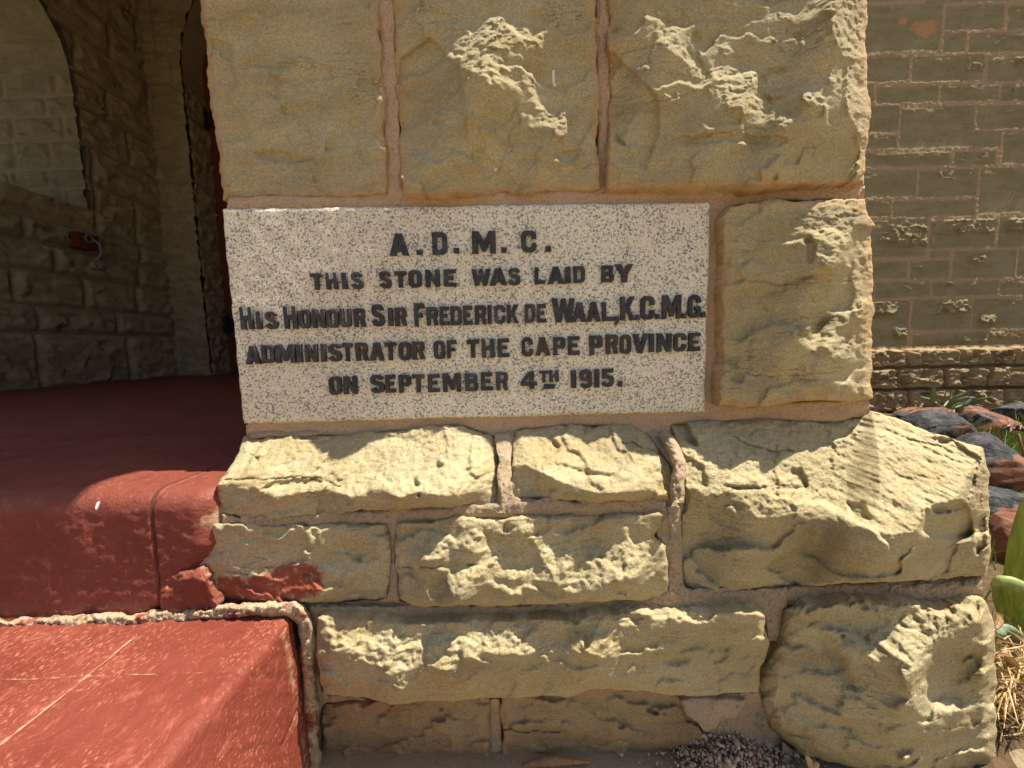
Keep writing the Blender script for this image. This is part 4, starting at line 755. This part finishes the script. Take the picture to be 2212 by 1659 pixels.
GL = {
 'A': ([(0, 0), (33, 100), (67, 100), (100, 0), (66, 0), (61, 19), (39, 19), (34, 0)], [(44, 38), (50, 66), (56, 38)]),
 'B': ([(0, 0), (0, 100), (80, 100), (95, 90), (95, 61), (87, 52), (99, 42), (99, 12), (84, 0)], [(34, 21), (64, 21), (67, 25), (67, 38), (64, 42), (34, 42)], [(34, 61), (60, 61), (63, 64), (63, 76), (60, 80), (34, 80)]),
 'C': ([(28, 0), (8, 8), (0, 20), (0, 80), (8, 92), (28, 100), (72, 100), (92, 92), (100, 80), (100, 61), (67, 61), (67, 73), (60, 80), (40, 80), (33, 73), (33, 27), (40, 20), (60, 20), (67, 27), (67, 40), (100, 40), (100, 20), (92, 8), (72, 0)],),
 'D': ([(0, 0), (0, 100), (72, 100), (92, 92), (100, 80), (100, 20), (92, 8), (72, 0)], [(33, 20), (58, 20), (67, 28), (67, 72), (58, 80), (33, 80)]),
 'E': ([(0, 0), (0, 100), (98, 100), (98, 78), (34, 78), (34, 61), (80, 61), (80, 41), (34, 41), (34, 22), (100, 22), (100, 0)],),
 'F': ([(0, 0), (0, 100), (100, 100), (100, 78), (37, 78), (37, 59), (84, 59), (84, 38), (37, 38), (37, 0)],),
 'G': ([(28, 0), (8, 8), (0, 20), (0, 80), (8, 92), (28, 100), (72, 100), (92, 92), (99, 82), (99, 66), (68, 66), (66, 75), (60, 80), (40, 80), (33, 73), (33, 27), (40, 20), (60, 20), (67, 27), (67, 33), (53, 33), (53, 51), (100, 51), (100, 4), (80, 4), (72, 0)],),
 'H': ([(0, 0), (0, 100), (35, 100), (35, 62), (65, 62), (65, 100), (100, 100), (100, 0), (65, 0), (65, 40), (35, 40), (35, 0)],),
 'I': ([(0, 0), (0, 100), (100, 100), (100, 0)],),
 'K': ([(0, 0), (0, 100), (33, 100), (33, 62), (62, 100), (99, 100), (64, 55), (100, 0), (64, 0), (43, 40), (33, 29), (33, 0)],),
 'L': ([(0, 0), (0, 100), (38, 100), (38, 23), (100, 23), (100, 0)],),
 'M': ([(0, 0), (0, 100), (29, 100), (50, 54), (71, 100), (100, 100), (100, 0), (75, 0), (75, 55), (58, 10), (42, 10), (25, 55), (25, 0)],),
 'N': ([(0, 0), (0, 100), (32, 100), (68, 46), (68, 100), (100, 100), (100, 0), (68, 0), (32, 54), (32, 0)],),
 'O': ([(28, 0), (8, 8), (0, 20), (0, 80), (8, 92), (28, 100), (72, 100), (92, 92), (100, 80), (100, 20), (92, 8), (72, 0)], [(42, 20), (35, 27), (35, 73), (42, 80), (58, 80), (65, 73), (65, 27), (58, 20)]),
 'P': ([(0, 0), (0, 100), (78, 100), (94, 93), (100, 84), (100, 50), (93, 41), (78, 35), (36, 35), (36, 0)], [(36, 55), (60, 55), (65, 60), (65, 75), (60, 80), (36, 80)]),
 'R': ([(0, 0), (0, 100), (78, 100), (93, 93), (98, 84), (98, 56), (85, 45), (100, 0), (65, 0), (54, 38), (35, 38), (35, 0)], [(35, 58), (60, 58), (64, 62), (64, 76), (60, 80), (35, 80)]),
 'S': ([(0, 24), (8, 10), (30, 0), (70, 0), (92, 8), (100, 20), (100, 42), (90, 53), (76, 59), (40, 67), (34, 74), (40, 81), (60, 81), (68, 71), (97, 76), (90, 91), (70, 100), (30, 100), (11, 92), (3, 81), (3, 62), (12, 51), (26, 45), (60, 37), (66, 29), (60, 19), (42, 19), (32, 32)],),
 'T': ([(33, 0), (33, 77), (0, 77), (0, 100), (100, 100), (100, 77), (67, 77), (67, 0)],),
 'U': ([(28, 0), (8, 8), (0, 20), (0, 100), (35, 100), (35, 27), (42, 20), (58, 20), (65, 27), (65, 100), (100, 100), (100, 20), (92, 8), (72, 0)],),
 'V': ([(35, 0), (0, 100), (34, 100), (50, 42), (66, 100), (100, 100), (65, 0)],),
 'W': ([(17, 0), (0, 100), (24, 100), (32, 48), (41, 100), (60, 100), (68, 48), (76, 100), (100, 100), (83, 0), (59, 0), (50, 50), (41, 0)],),
 'Y': ([(34, 0), (34, 40), (0, 100), (36, 100), (51, 64), (66, 100), (100, 100), (66, 40), (66, 0)],),
 '4': ([(52, 0), (52, 19), (0, 19), (0, 38), (48, 100), (84, 100), (84, 40), (100, 40), (100, 19), (84, 19), (84, 0)], [(31, 40), (52, 40), (52, 68)]),
 '1': ([(0, 0), (0, 100), (100, 100), (100, 0)],),
 '9': ([(4, 20), (12, 8), (30, 0), (70, 0), (92, 8), (100, 20), (100, 80), (92, 92), (72, 100), (28, 100), (8, 92), (0, 80), (0, 54), (8, 44), (26, 38), (66, 38), (66, 26), (58, 20), (44, 20), (36, 27)], [(42, 56), (58, 56), (65, 62), (65, 75), (58, 81), (42, 81), (35, 75), (35, 62)]),
 '5': ([(0, 22), (8, 9), (28, 0), (70, 0), (92, 8), (100, 20), (100, 46), (92, 57), (74, 63), (40, 63), (40, 78), (94, 78), (94, 100), (8, 100), (8, 44), (58, 44), (66, 37), (66, 26), (58, 20), (42, 20), (32, 30)],),
 '.': ([(0, 0), (0, 100), (100, 100), (100, 0)],),
 '-': ([(0, 0), (12, 100), (100, 92), (90, 8)],),
 ',': ([(10, 100), (100, 100), (100, 52), (45, 0), (10, 14), (52, 50), (10, 50)],)}
TXT = [
 [('A', 1325, 1480, 112, 288, 1), ('.', 1543, 1588, 243, 280, 1), ('D', 1668, 1788, 103, 280, 1), ('.', 1843, 1887, 228, 270, 1), ('M', 178, 368, 92, 272, 2), ('.', 412, 456, 222, 265, 2), ('C', 575, 697, 88, 258, 2), ('.', 768, 812, 213, 255, 2)],
 [('T', 695, 790, 430, 562, 1), ('H', 818, 910, 425, 558, 1), ('I', 945, 988, 425, 557, 1), ('S', 1020, 1115, 420, 555, 1), ('S', 1245, 1340, 415, 550, 1), ('T', 1365, 1462, 413, 545, 1), ('O', 1480, 1585, 405, 545, 1), ('N', 1615, 1730, 403, 540, 1), ('E', 1760, 1860, 400, 537, 1),
  ('W', 172, 325, 395, 530, 2), ('A', 318, 462, 390, 527, 2), ('S', 468, 568, 387, 525, 2), ('L', 678, 765, 383, 518, 2), ('A', 785, 918, 378, 515, 2), ('I', 922, 968, 378, 512, 2), ('D', 992, 1085, 374, 508, 2), ('B', 1215, 1318, 368, 503, 2), ('Y', 1325, 1475, 358, 503, 2)],
 [('H', 132, 232, 700, 882, 1), ('I', 258, 300, 735, 880, 1), ('S', 330, 430, 735, 878, 1), ('H', 480, 585, 693, 877, 1), ('O', 600, 692, 722, 873, 1), ('N', 708, 812, 718, 870, 1), ('O', 822, 918, 718, 868, 1), ('U', 930, 1020, 715, 863, 1), ('R', 1040, 1135, 713, 862, 1), ('S', 1183, 1285, 680, 857, 1), ('I', 1315, 1352, 707, 855, 1), ('R', 1368, 1465, 705, 855, 1),
  ('F', 1525, 1608, 672, 857, 1), ('R', 1622, 1715, 700, 850, 1), ('E', 1730, 1805, 697, 848, 1), ('D', 1815, 1905, 693, 848, 1), ('E', 1915, 1990, 690, 845, 1), ('R', 200, 295, 688, 843, 2), ('I', 305, 335, 685, 838, 2), ('C', 355, 445, 683, 835, 2), ('K', 457, 553, 682, 832, 2), ('D', 598, 685, 678, 830, 2), ('E', 697, 772, 675, 827, 2), ('W', 818, 1006, 632, 825, 2),
  ('A', 978, 1095, 662, 822, 2), ('A', 1097, 1212, 660, 820, 2), ('L', 1222, 1310, 660, 815, 2), (',', 1315, 1358, 775, 850, 2), ('K', 1370, 1487, 617, 808, 2), ('.', 1490, 1522, 765, 805, 2), ('C', 1532, 1643, 612, 802, 2), ('.', 1648, 1682, 757, 797, 2), ('M', 1702, 1855, 605, 797, 2), ('.', 1862, 1895, 752, 792, 2), ('G', 1910, 2010, 605, 788, 2), ('.', 2018, 2052, 742, 785, 2)],
 [('A', 172, 290, 1010, 1160, 1), ('D', 302, 402, 1005, 1153, 1), ('M', 413, 570, 1000, 1150, 1), ('I', 583, 625, 1000, 1145, 1), ('N', 650, 748, 1000, 1143, 1), ('I', 775, 815, 995, 1140, 1), ('S', 835, 940, 995, 1140, 1), ('T', 948, 1030, 990, 1138, 1), ('R', 1055, 1155, 988, 1133, 1), ('A', 1165, 1283, 985, 1132, 1), ('T', 1287, 1380, 983, 1130, 1), ('O', 1398, 1498, 980, 1128, 1), ('R', 1505, 1608, 975, 1123, 1),
  ('O', 1680, 1773, 972, 1118, 1), ('F', 1788, 1865, 968, 1112, 1), ('T', 1945, 2045, 963, 1110, 1), ('H', 255, 360, 955, 1108, 2), ('E', 383, 478, 952, 1105, 2), ('C', 575, 668, 945, 1098, 2), ('A', 685, 808, 943, 1093, 2), ('P', 828, 930, 940, 1088, 2), ('E', 945, 1042, 935, 1087, 2), ('P', 1120, 1228, 928, 1087, 2), ('R', 1252, 1352, 922, 1078, 2), ('O', 1365, 1455, 922, 1077, 2), ('V', 1465, 1590, 915, 1073, 2), ('I', 1600, 1640, 913, 1065, 2), ('N', 1662, 1778, 912, 1062, 2), ('C', 1795, 1895, 910, 1058, 2), ('E', 1915, 2010, 908, 1055, 2)],
 [('O', 840, 940, 1258, 1405, 1), ('N', 958, 1065, 1255, 1400, 1), ('S', 1170, 1285, 1245, 1392, 1), ('E', 1294, 1375, 1245, 1390, 1), ('P', 1400, 1500, 1245, 1390, 1), ('T', 1508, 1605, 1240, 1387, 1), ('E', 1632, 1728, 1238, 1385, 1), ('M', 1755, 1900, 1232, 1382, 1), ('B', 122, 228, 1230, 1378, 2), ('E', 250, 345, 1225, 1372, 2), ('R', 370, 470, 1220, 1368, 2),
  ('4', 565, 700, 1220, 1360, 2), ('T', 718, 790, 1213, 1308, 2), ('H', 797, 875, 1208, 1302, 2), ('-', 745, 850, 1318, 1360, 2), ('1', 970, 1015, 1207, 1352, 2), ('9', 1040, 1140, 1203, 1352, 2), ('1', 1160, 1200, 1200, 1347, 2), ('5', 1215, 1315, 1195, 1342, 2), ('.', 1348, 1385, 1297, 1340, 2)]]
def letters(line, k):
    cu = bpy.data.curves.new('tmp', 'CURVE'); cu.dimensions = '2D'; cu.fill_mode = 'BOTH'; cu.extrude = .0036; cu.bevel_depth = .0008; cu.offset = -.0009; cu.bevel_resolution = 1
    for ch, x0, x1, y0, y1, w_ in line:
        f = L1 if w_ == 1 else L2; tl, br = f([(x0, y0), (x1, y1)])
        Pm = [U(a, b, Y=-.008) for a, b in ((tl[0], br[1]), (br[0], br[1]), (tl[0], tl[1]), (br[0], tl[1]))]
        xa, xb = (Pm[0][0]+Pm[2][0])/2, (Pm[1][0]+Pm[3][0])/2; za_, zb_ = (Pm[0][2]+Pm[1][2])/2, (Pm[2][2]+Pm[3][2])/2
        tl_ = random.uniform(-.02, .02)
        for poly in GL[ch]:
            sp = cu.splines.new('POLY'); sp.points.add(len(poly)-1); sp.use_cyclic_u = True
            for i, (gx, gy) in enumerate(poly):
                zx = za_+(zb_-za_)*gy/100; sp.points[i].co = (xa+(xb-xa)*gx/100+tl_*(zx-za_), zx+tl_*.5*(gx/100-.5)*(xb-xa), 0, 1)
    ob = bpy.data.objects.new('tmp', cu); C.objects.link(ob); dg = bpy.context.evaluated_depsgraph_get()
    me = bpy.data.meshes.new_from_object(ob.evaluated_get(dg)); bpy.data.objects.remove(ob); me.materials.clear()
    co_ = np.empty(len(me.vertices)*3); me.vertices.foreach_get('co', co_); co_ = co_.reshape(-1, 3)
    V = np.stack([co_[:, 0], -.0085-co_[:, 2], co_[:, 1]], -1)
    V[:, 0] += .0007*fbm(V[:, 0], V[:, 2], .012, 2, 5); V[:, 2] += .0007*fbm(V[:, 0], V[:, 2], .012, 2, 6)
    me.vertices.foreach_set('co', V.ravel()); me.update(); me.name = 'lettering'
    return link('lettering', me, LEAD, fs)
for k, line in enumerate(TXT): letters(line, k)

# ================================================================ GROUND AND GARDEN
ZG = -.112
def ground():
    k = NT('dry_earth', .95, .1)
    col = k.mix(k.ramp(k.noise(4, 6, .6), .35, .65), (.31, .25, .165), (.25, .195, .125))
    col = k.mix(k.ramp(k.noise(140, 4, .75), .5, .7, 0, .7), col, (.17, .12, .08))
    k.col(col).bump(k.noise(60, 6, .75), .006, .8); return k.m
EARTH = ground()
xs = np.r_[np.linspace(-60, -3, 12), np.linspace(-2.5, 6, 220), np.linspace(7, 60, 10)]; ys = np.r_[np.linspace(80, 5, 10), np.linspace(4.5, -1.5, 160), np.linspace(-3, -60, 10)]
X, Y = np.meshgrid(xs, ys); Zg = ZG+.012*fbm(X, Y, .5, 3, 55)*(np.abs(X) < 6)*(np.abs(Y) < 5)+.004*fbm(X, Y, .08, 3, 56)
o = link('ground', grid_mesh('ground', np.stack([X, Y, Zg], -1), np.zeros(X.shape+(3,))), EARTH); o['kind'] = 'structure'

GSOIL = simple('garden_soil', (.13, .085, .048), (.085, .055, .032), 40, .95, .1, .012)
X, Y = np.meshgrid(np.linspace(.80, 8, 220), np.linspace(3.42, -.30, 150))
X = np.where(X < .81, X+.03*fbm(X, Y, .1, 3, 61), X); o = link('garden_soil', grid_mesh('garden_soil', np.stack([X, Y, ZG+.018+.02*fbm(X, Y, .3, 4, 62)-.03*(X < .81)], -1), None), GSOIL); o['kind'] = 'structure'
def boulder_mat(name, red):
    k = NT(name, .7, .25)
    ob = k.noise(3.2, 5, .6, k.map((1, 1, 1.3))); m = k.ramp(ob, .5-red, .53-red)
    dark = k.mix(k.ramp(k.noise(26, 6, .7), .42, .66), (.018, .018, .022), (.085, .082, .085))
    redc = k.mix(k.ramp(k.noise(14, 5, .6), .35, .65), (.17, .062, .032), (.24, .115, .065))
    k.col(k.mix(m, dark, redc)).bump(k.noise(16, 7, .72, k.map((1, 1, 2.2))), .02, .8).bump(k.noise(120, 5, .7), .003, .8); k.rough(k.ramp(m, 0, 1, .55, .8)); return k.m
BM = {r: boulder_mat('boulder_%d' % i, r) for i, r in enumerate((-.10, -.02, .04, .12))}
def boulder(box, Yd, red, label, seed, thick=.8, zflat=0):
    (x0, y0), (x1, y1) = cE(box); c = U((x0+x1)/2, (y0+y1)/2, Y=Yd); wd = abs(U(x1, (y0+y1)/2, Y=Yd)[0]-U(x0, (y0+y1)/2, Y=Yd)[0]); h = abs(U(x0, y0, Y=Yd)[2]-U(x0, y1, Y=Yd)[2])
    bm = bmesh.new(); bmesh.ops.create_icosphere(bm, subdivisions=5, radius=1); r = np.random.RandomState(seed)
    V = np.array([v.co[:] for v in bm.verts]); N = V.copy()
    pl_ = r.normal(size=(13, 3)); pl_ /= np.linalg.norm(pl_, axis=1)[:, None]
    for q in pl_:
        dq = V@q; lim = r.uniform(.62, .85); V = V-np.where(dq > lim, (dq-lim)*.95, 0)[:, None]*q
    ns = .07*fbm(V[:, 0]+3*V[:, 1], V[:, 2]*1.3+V[:, 1], .9, 4, seed); V = V*(1+ns[:, None])
    ext = (V.max(0)-V.min(0))/2; V = V/ext*np.array([wd/2, wd*thick/2, h/2])
    for v, p in zip(bm.verts, V): v.co = p
    for f in bm.faces: f.smooth = True
    me = bpy.data.meshes.new('boulder'); bm.to_mesh(me); bm.free(); o = link('boulder', me, BM[red]); o.location = c.tolist()
    return tag(o, label, 'boulder', 'boulders edging the garden bed')
boulder([(-60, 300), (70, 400)], 2.2, -.02, 'small grey brown boulder just behind the sloping plinth top', 1)
boulder([(-10, 262), (440, 470)], 2.75, .12, 'flat pinkish orange boulder at the foot of the far wall', 2)
boulder([(60, 300), (485, 620)], 1.75, -.10, 'blue black boulder in front of the flat orange boulder', 3)
boulder([(430, 285), (905, 620)], 2.1, .04, 'large red brown boulder with a black top left corner, below the spiky plant', 4)
boulder([(790, 215), (1300, 560)], 2.5, -.10, 'dark charcoal boulder furthest right at the foot of the far wall', 5)
boulder([(440, 482), (1005, 990)], 1.15, -.02, 'largest boulder, shiny black above and rusty red below', 6)
boulder([(560, 940), (1025, 1290)], .78, -.02, 'grey black boulder with a red edge, beside the plinth corner', 7)
boulder([(755, 1165), (1120, 1560)], .55, .12, 'rusty red boulder nearest the broad green leaves', 8)

# plants ---------------------------------------------------------
def leafmat(name, a, b, tr=.25):
    k = NT(name, .45, .4); k.col(k.mix(k.ramp(k.noise(9, 4, .6, k.map((14, 14, .6))), .35, .65), a, b)); k.bump(k.noise(50, 3, .6, k.map((5, 5, .3))), .001, .5)
    return k.m
GREEN = leafmat('strap_leaf_green', (.17, .25, .035), (.27, .35, .06)); PALEGREEN = leafmat('pale_leaf_green', (.21, .27, .07), (.28, .33, .11)); BLUEGREEN = leafmat('grey_green_leaf', (.13, .19, .11), (.19, .25, .14)); GRASSM = leafmat('grass_green', (.12, .22, .03), (.22, .33, .05)); STRAW = leafmat('dry_straw', (.45, .30, .12), (.33, .20, .08)); DEADFL = leafmat('withered_brown', (.045, .022, .014), (.08, .035, .02)); BROWNL = leafmat('brown_leaf', (.20, .11, .05), (.28, .17, .08))
def strap(pts, ws, fold=.25, twist=0):
    """leaf blade: V-shaped cross-section along pts"""
    pts = [Vector(p) for p in pts]; n = 16; t = np.linspace(0, 1, n); A = np.array([p[:] for p in pts]); c = np.stack([np.interp(t, np.linspace(0, 1, len(A)), A[:, k]) for k in range(3)], -1)
    for _ in range(2): c[1:-1] = (c[:-2]+2*c[1:-1]+c[2:])/4
    wv = np.interp(t, np.linspace(0, 1, len(ws)), ws); V = []; Q = []
    for i in range(n):
        tg = Vector(c[min(i+1, n-1)]-c[max(i-1, 0)]).normalized(); cd = Vector((CAM-c[i])).normalized()
        sd = tg.cross(cd).normalized(); sd = (Matrix.Rotation(twist*(t[i]), 3, tg) @ sd); nn = tg.cross(sd)
        for s in (-1, -.5, 0, .5, 1): V.append(tuple(Vector(c[i])+sd*s*wv[i]/2+nn*abs(s)*fold*wv[i]/2))
    for i in range(n-1):
        for k in range(4): Q.append((i*5+k, i*5+k+1, (i+1)*5+k+1, (i+1)*5+k))
    return V, Q
def strap_obj(name, pts, ws, mat, parent, fold=.25, twist=0):
    V, Q = strap(pts, ws, fold, twist); me = bpy.data.meshes.new(name); me.from_pydata(V, [], Q)
    for p in me.polygons: p.use_smooth = True
    o = link(name, me, mat, parent); md = o.modifiers.new('thickness', 'SOLIDIFY'); md.thickness = .0015; return o
# spiky plant by the far wall
al = empty('spiky_plant', 'small grey green spiky plant with curved narrow leaves against the far wall base', 'plant')
YA = 2.85
for ln, wpx in [([(285, 260), (270, 150), (295, 50)], 34), ([(350, 270), (250, 205), (165, 185), (160, 150)], 24), ([(360, 270), (450, 190), (560, 145), (630, 122)], 26), ([(370, 275), (470, 215), (560, 185), (630, 190)], 28), ([(400, 290), (560, 240), (660, 200), (775, 182)], 24), ([(480, 320), (540, 250), (620, 180), (690, 130)], 26), ([(350, 280), (330, 225), (310, 205)], 22), ([(380, 290), (440, 290), (455, 320)], 22), ([(365, 260), (410, 200), (420, 140)], 16), ([(350, 260), (370, 190), (380, 140)], 16), ([(400, 300), (470, 240), (560, 238)], 20)]:
    n = len(ln); P = [UV3(*p, YA+random.uniform(-.08, .08)-.05*i) for i, p in enumerate(cE(ln))]; w_ = wpx*.2603*3.6/F
    strap_obj('leaf', P, [w_*.8, w_, w_*.75, w_*.1], BLUEGREEN, al, .5)
# broad-leaved plant at the right edge
bp = empty('broad_leaved_plant', 'broad green strap leaved plant rising beside the pier corner', 'plant')
YB = .12
for ln, ws, mt, dy in [([(935, 930), (912, 600), (912, 300), (945, 0), (995, -330), (1030, -500)], [.034, .050, .054, .050, .034, .003], GREEN, 0), ([(775, 490), (768, 390), (772, 290), (800, 235)], [.018, .028, .030, .026], PALEGREEN, .03),
                       ([(690, 272), (760, 235), (850, 250), (960, 298)], [.004, .024, .028, .028], PALEGREEN, -.05), ([(960, 830), (900, 690), (830, 615), (735, 622)], [.028, .030, .030, .010], BLUEGREEN, -.06), ([(985, 950), (1030, 500), (1080, 100), (1150, -300)], [.03, .05, .04, .004], GREEN, .05)]:
    P = [UV3(*p, YB+dy-.01*i) for i, p in enumerate(cG(ln))]; strap_obj('leaf', P, ws, mt, bp, .3)
# dry husks at its foot
dh = empty('dry_leaf_heap', 'tangle of dry straw coloured leaf husks at the foot of the green plant', 'dead leaves')
for ln, w_ in [([(740, 490), (760, 540), (740, 600)], .012), ([(740, 660), (780, 700), (770, 790), (740, 800)], .014), ([(735, 940), (800, 980), (860, 1080), (940, 1130)], .022), ([(760, 1000), (830, 1100), (944, 1180)], .02), ([(720, 1620), (730, 1500), (790, 1450), (850, 1470), (900, 1560), (944, 1640)], .024), ([(560, 1575), (700, 1610), (830, 1650)], .014), ([(780, 1240), (850, 1300), (944, 1360)], .016), ([(830, 820), (860, 900), (830, 950)], .02), ([(800, 1180), (870, 1250), (940, 1280)], .018), ([(760, 900), (850, 990), (944, 1010)], .016), ([(740, 1300), (800, 1400), (780, 1460)], .01), ([(860, 1400), (900, 1500), (944, 1540)], .016)]:
    P = [UV3(*p, -.02+random.uniform(-.06, .06)) for p in cG(ln)]; strap_obj('husk', P, [w_*.5, w_, w_*.9, w_*.3], random.choice((STRAW, STRAW, BROWNL)), dh, .5, random.uniform(-1.5, 1.5))
V = []; Q = []
for i in range(1100):
    gx, gy = random.uniform(735, 1100), random.uniform(560, 1640); p = UV3(*cG([(gx, gy)])[0], random.uniform(-.08, .12))
    p.z = max(ZG+.002, min(p.z, ZG+.06+.10*random.random())); d = Vector((random.uniform(-1, 1), random.uniform(-1, 1), random.uniform(-.4, .3))).normalized()*random.uniform(.03, .09)
    v, q = strap([p, p+d*.5+Vector((0, 0, random.uniform(-.01, .02))), p+d], [.001, .003, .0008], .3); b = len(V); V += v; Q += [tuple(k+b for k in f) for f in q]
me = bpy.data.meshes.new('dry_straw'); me.from_pydata(V, [], Q); o = link('dry_straw', me, STRAW); o['kind'] = 'stuff'; o['label'] = 'loose dry straw on the bed'; 
# grass
V = []; Q = []
def blade(p, h, lean):
    d = Vector((random.uniform(-1, 1), random.uniform(-1, 1), 0))*lean
    v, q = strap([p, p+d*.35+Vector((0, 0, h*.6)), p+d+Vector((0, 0, h))], [.004, .0035, .0006], .3); b = len(V); V.extend(v); Q.extend(tuple(k+b for k in f) for f in q)
for i in range(900):
    blade(Vector((random.uniform(2.2, 4.6), random.uniform(.9, 2.6), ZG)), random.uniform(.08, .26), random.uniform(.03, .14))
for i in range(700):
    blade(Vector((random.uniform(2.6, 4.2), random.uniform(1.25, 2.1), ZG)), random.uniform(.12, .30), random.uniform(.03, .16))
for i in range(420):
    blade(Vector((random.uniform(.98, 1.9), random.uniform(.0, 1.0), ZG)), random.uniform(.04, .14), random.uniform(.02, .09))
for i in range(60):
    blade(Vector((random.uniform(.85, 1.05), random.uniform(-.05, .3), ZG)), random.uniform(.1, .3), random.uniform(.02, .07))
me = bpy.data.meshes.new('grass'); me.from_pydata(V, [], Q); o = link('grass', me, GRASSM); o['kind'] = 'stuff'; o['label'] = 'bright green grass sprouting between the boulders'
# gravel
V = []; Q = []; Tm = []
GM = []
k = NT('gravel_stone', .8, .25); rn = k.n.new('ShaderNodeAttribute'); rn.attribute_name = 'mask'
k.col(k.mix(1, rn.outputs['Color'], k.mix(k.ramp(k.noise(300, 3), .3, .7), (.8, .8, .8), (1.1, 1.1, 1.1)), 'MULTIPLY')); GRAV = k.m
bm = bmesh.new(); bmesh.ops.create_icosphere(bm, subdivisions=1, radius=1); IV = np.array([v.co[:] for v in bm.verts]); IF = np.array([[v.index for v in f.verts] for f in bm.faces]); bm.free()
pal = [(.44, .33, .21), (.36, .28, .18), (.50, .40, .27), (.25, .20, .14), (.42, .30, .19), (.58, .48, .35), (.34, .20, .12)]
VV_ = []; TT_ = []; MM_ = []; b = 0
for i in range(5200):
    gx, gy = random.gauss(.39, .075), random.uniform(-.30, -.03)
    if gx < .29 and random.random() < .8: continue
    s = random.uniform(.0016, .0045)*(2.0 if random.random() < .07 else 1); A = np.array(Euler((random.random()*6, random.random()*6, random.random()*6)).to_matrix())
    v = (IV*np.array([s, s*random.uniform(.5, .9), s*random.uniform(.5, .9)])*(1+.15*rs.randn(len(IV), 1)))@A.T + np.array([gx, gy, ZG+.004+s*.3+.060*min(1, max(0, (gy+.20)/.15))**1.3*math.exp(-((gx-.385)/.07)**2)*(random.random()**.35)])
    VV_.append(v); TT_.append(IF+b); b += len(IV); MM_.append(np.tile(np.array(random.choice(pal))*random.uniform(.8, 1.2), (len(IV), 1)))
o = link('gravel', mesh_np('gravel', np.concatenate(VV_), np.zeros((0, 4)), np.concatenate(MM_), True, np.concatenate(TT_)), GRAV); o['kind'] = 'stuff'; o['label'] = 'fine loose gravel at the foot of the plinth'

# dead leaves on the ground and a withered flower head
for lab, ln, ws, Yd in (('long pale dry leaf lying on the dust below the lowest blocks', [(1128, 1655), (1190, 1643), (1275, 1646)], [.008, .020, .004], -.118), ('small curled grey dead leaf lying below the big corner block', cI([(1385, 1165), (1440, 1250), (1490, 1225)]), [.004, .016, .006], -.16)):
    o = strap_obj('dry_leaf', [UV3(*p, Yd) for p in ln], ws, BROWNL if 'long' in lab else STRAW, None, .5); tag(o, lab, 'leaf')
wf = empty('withered_flower', 'withered dark brown flower head on a thin stalk above the grass by the boulders', 'flower')
tube('stem', [UV3(*p, 1.2) for p in cE([(1035, 700), (1005, 590), (980, 490)])], .006, BROWNL, wf)
for k in range(9):
    a_ = k*.7; c_ = UV3(*cE([(960, 455)])[0], 1.2); d_ = Vector((math.cos(a_)*.05, math.sin(a_)*.04, .012*math.sin(k*2.3)))
    strap_obj('petal', [c_, c_+d_*.6+Vector((0, 0, .012)), c_+d_], [.008, .022, .006], DEADFL, wf, .6)
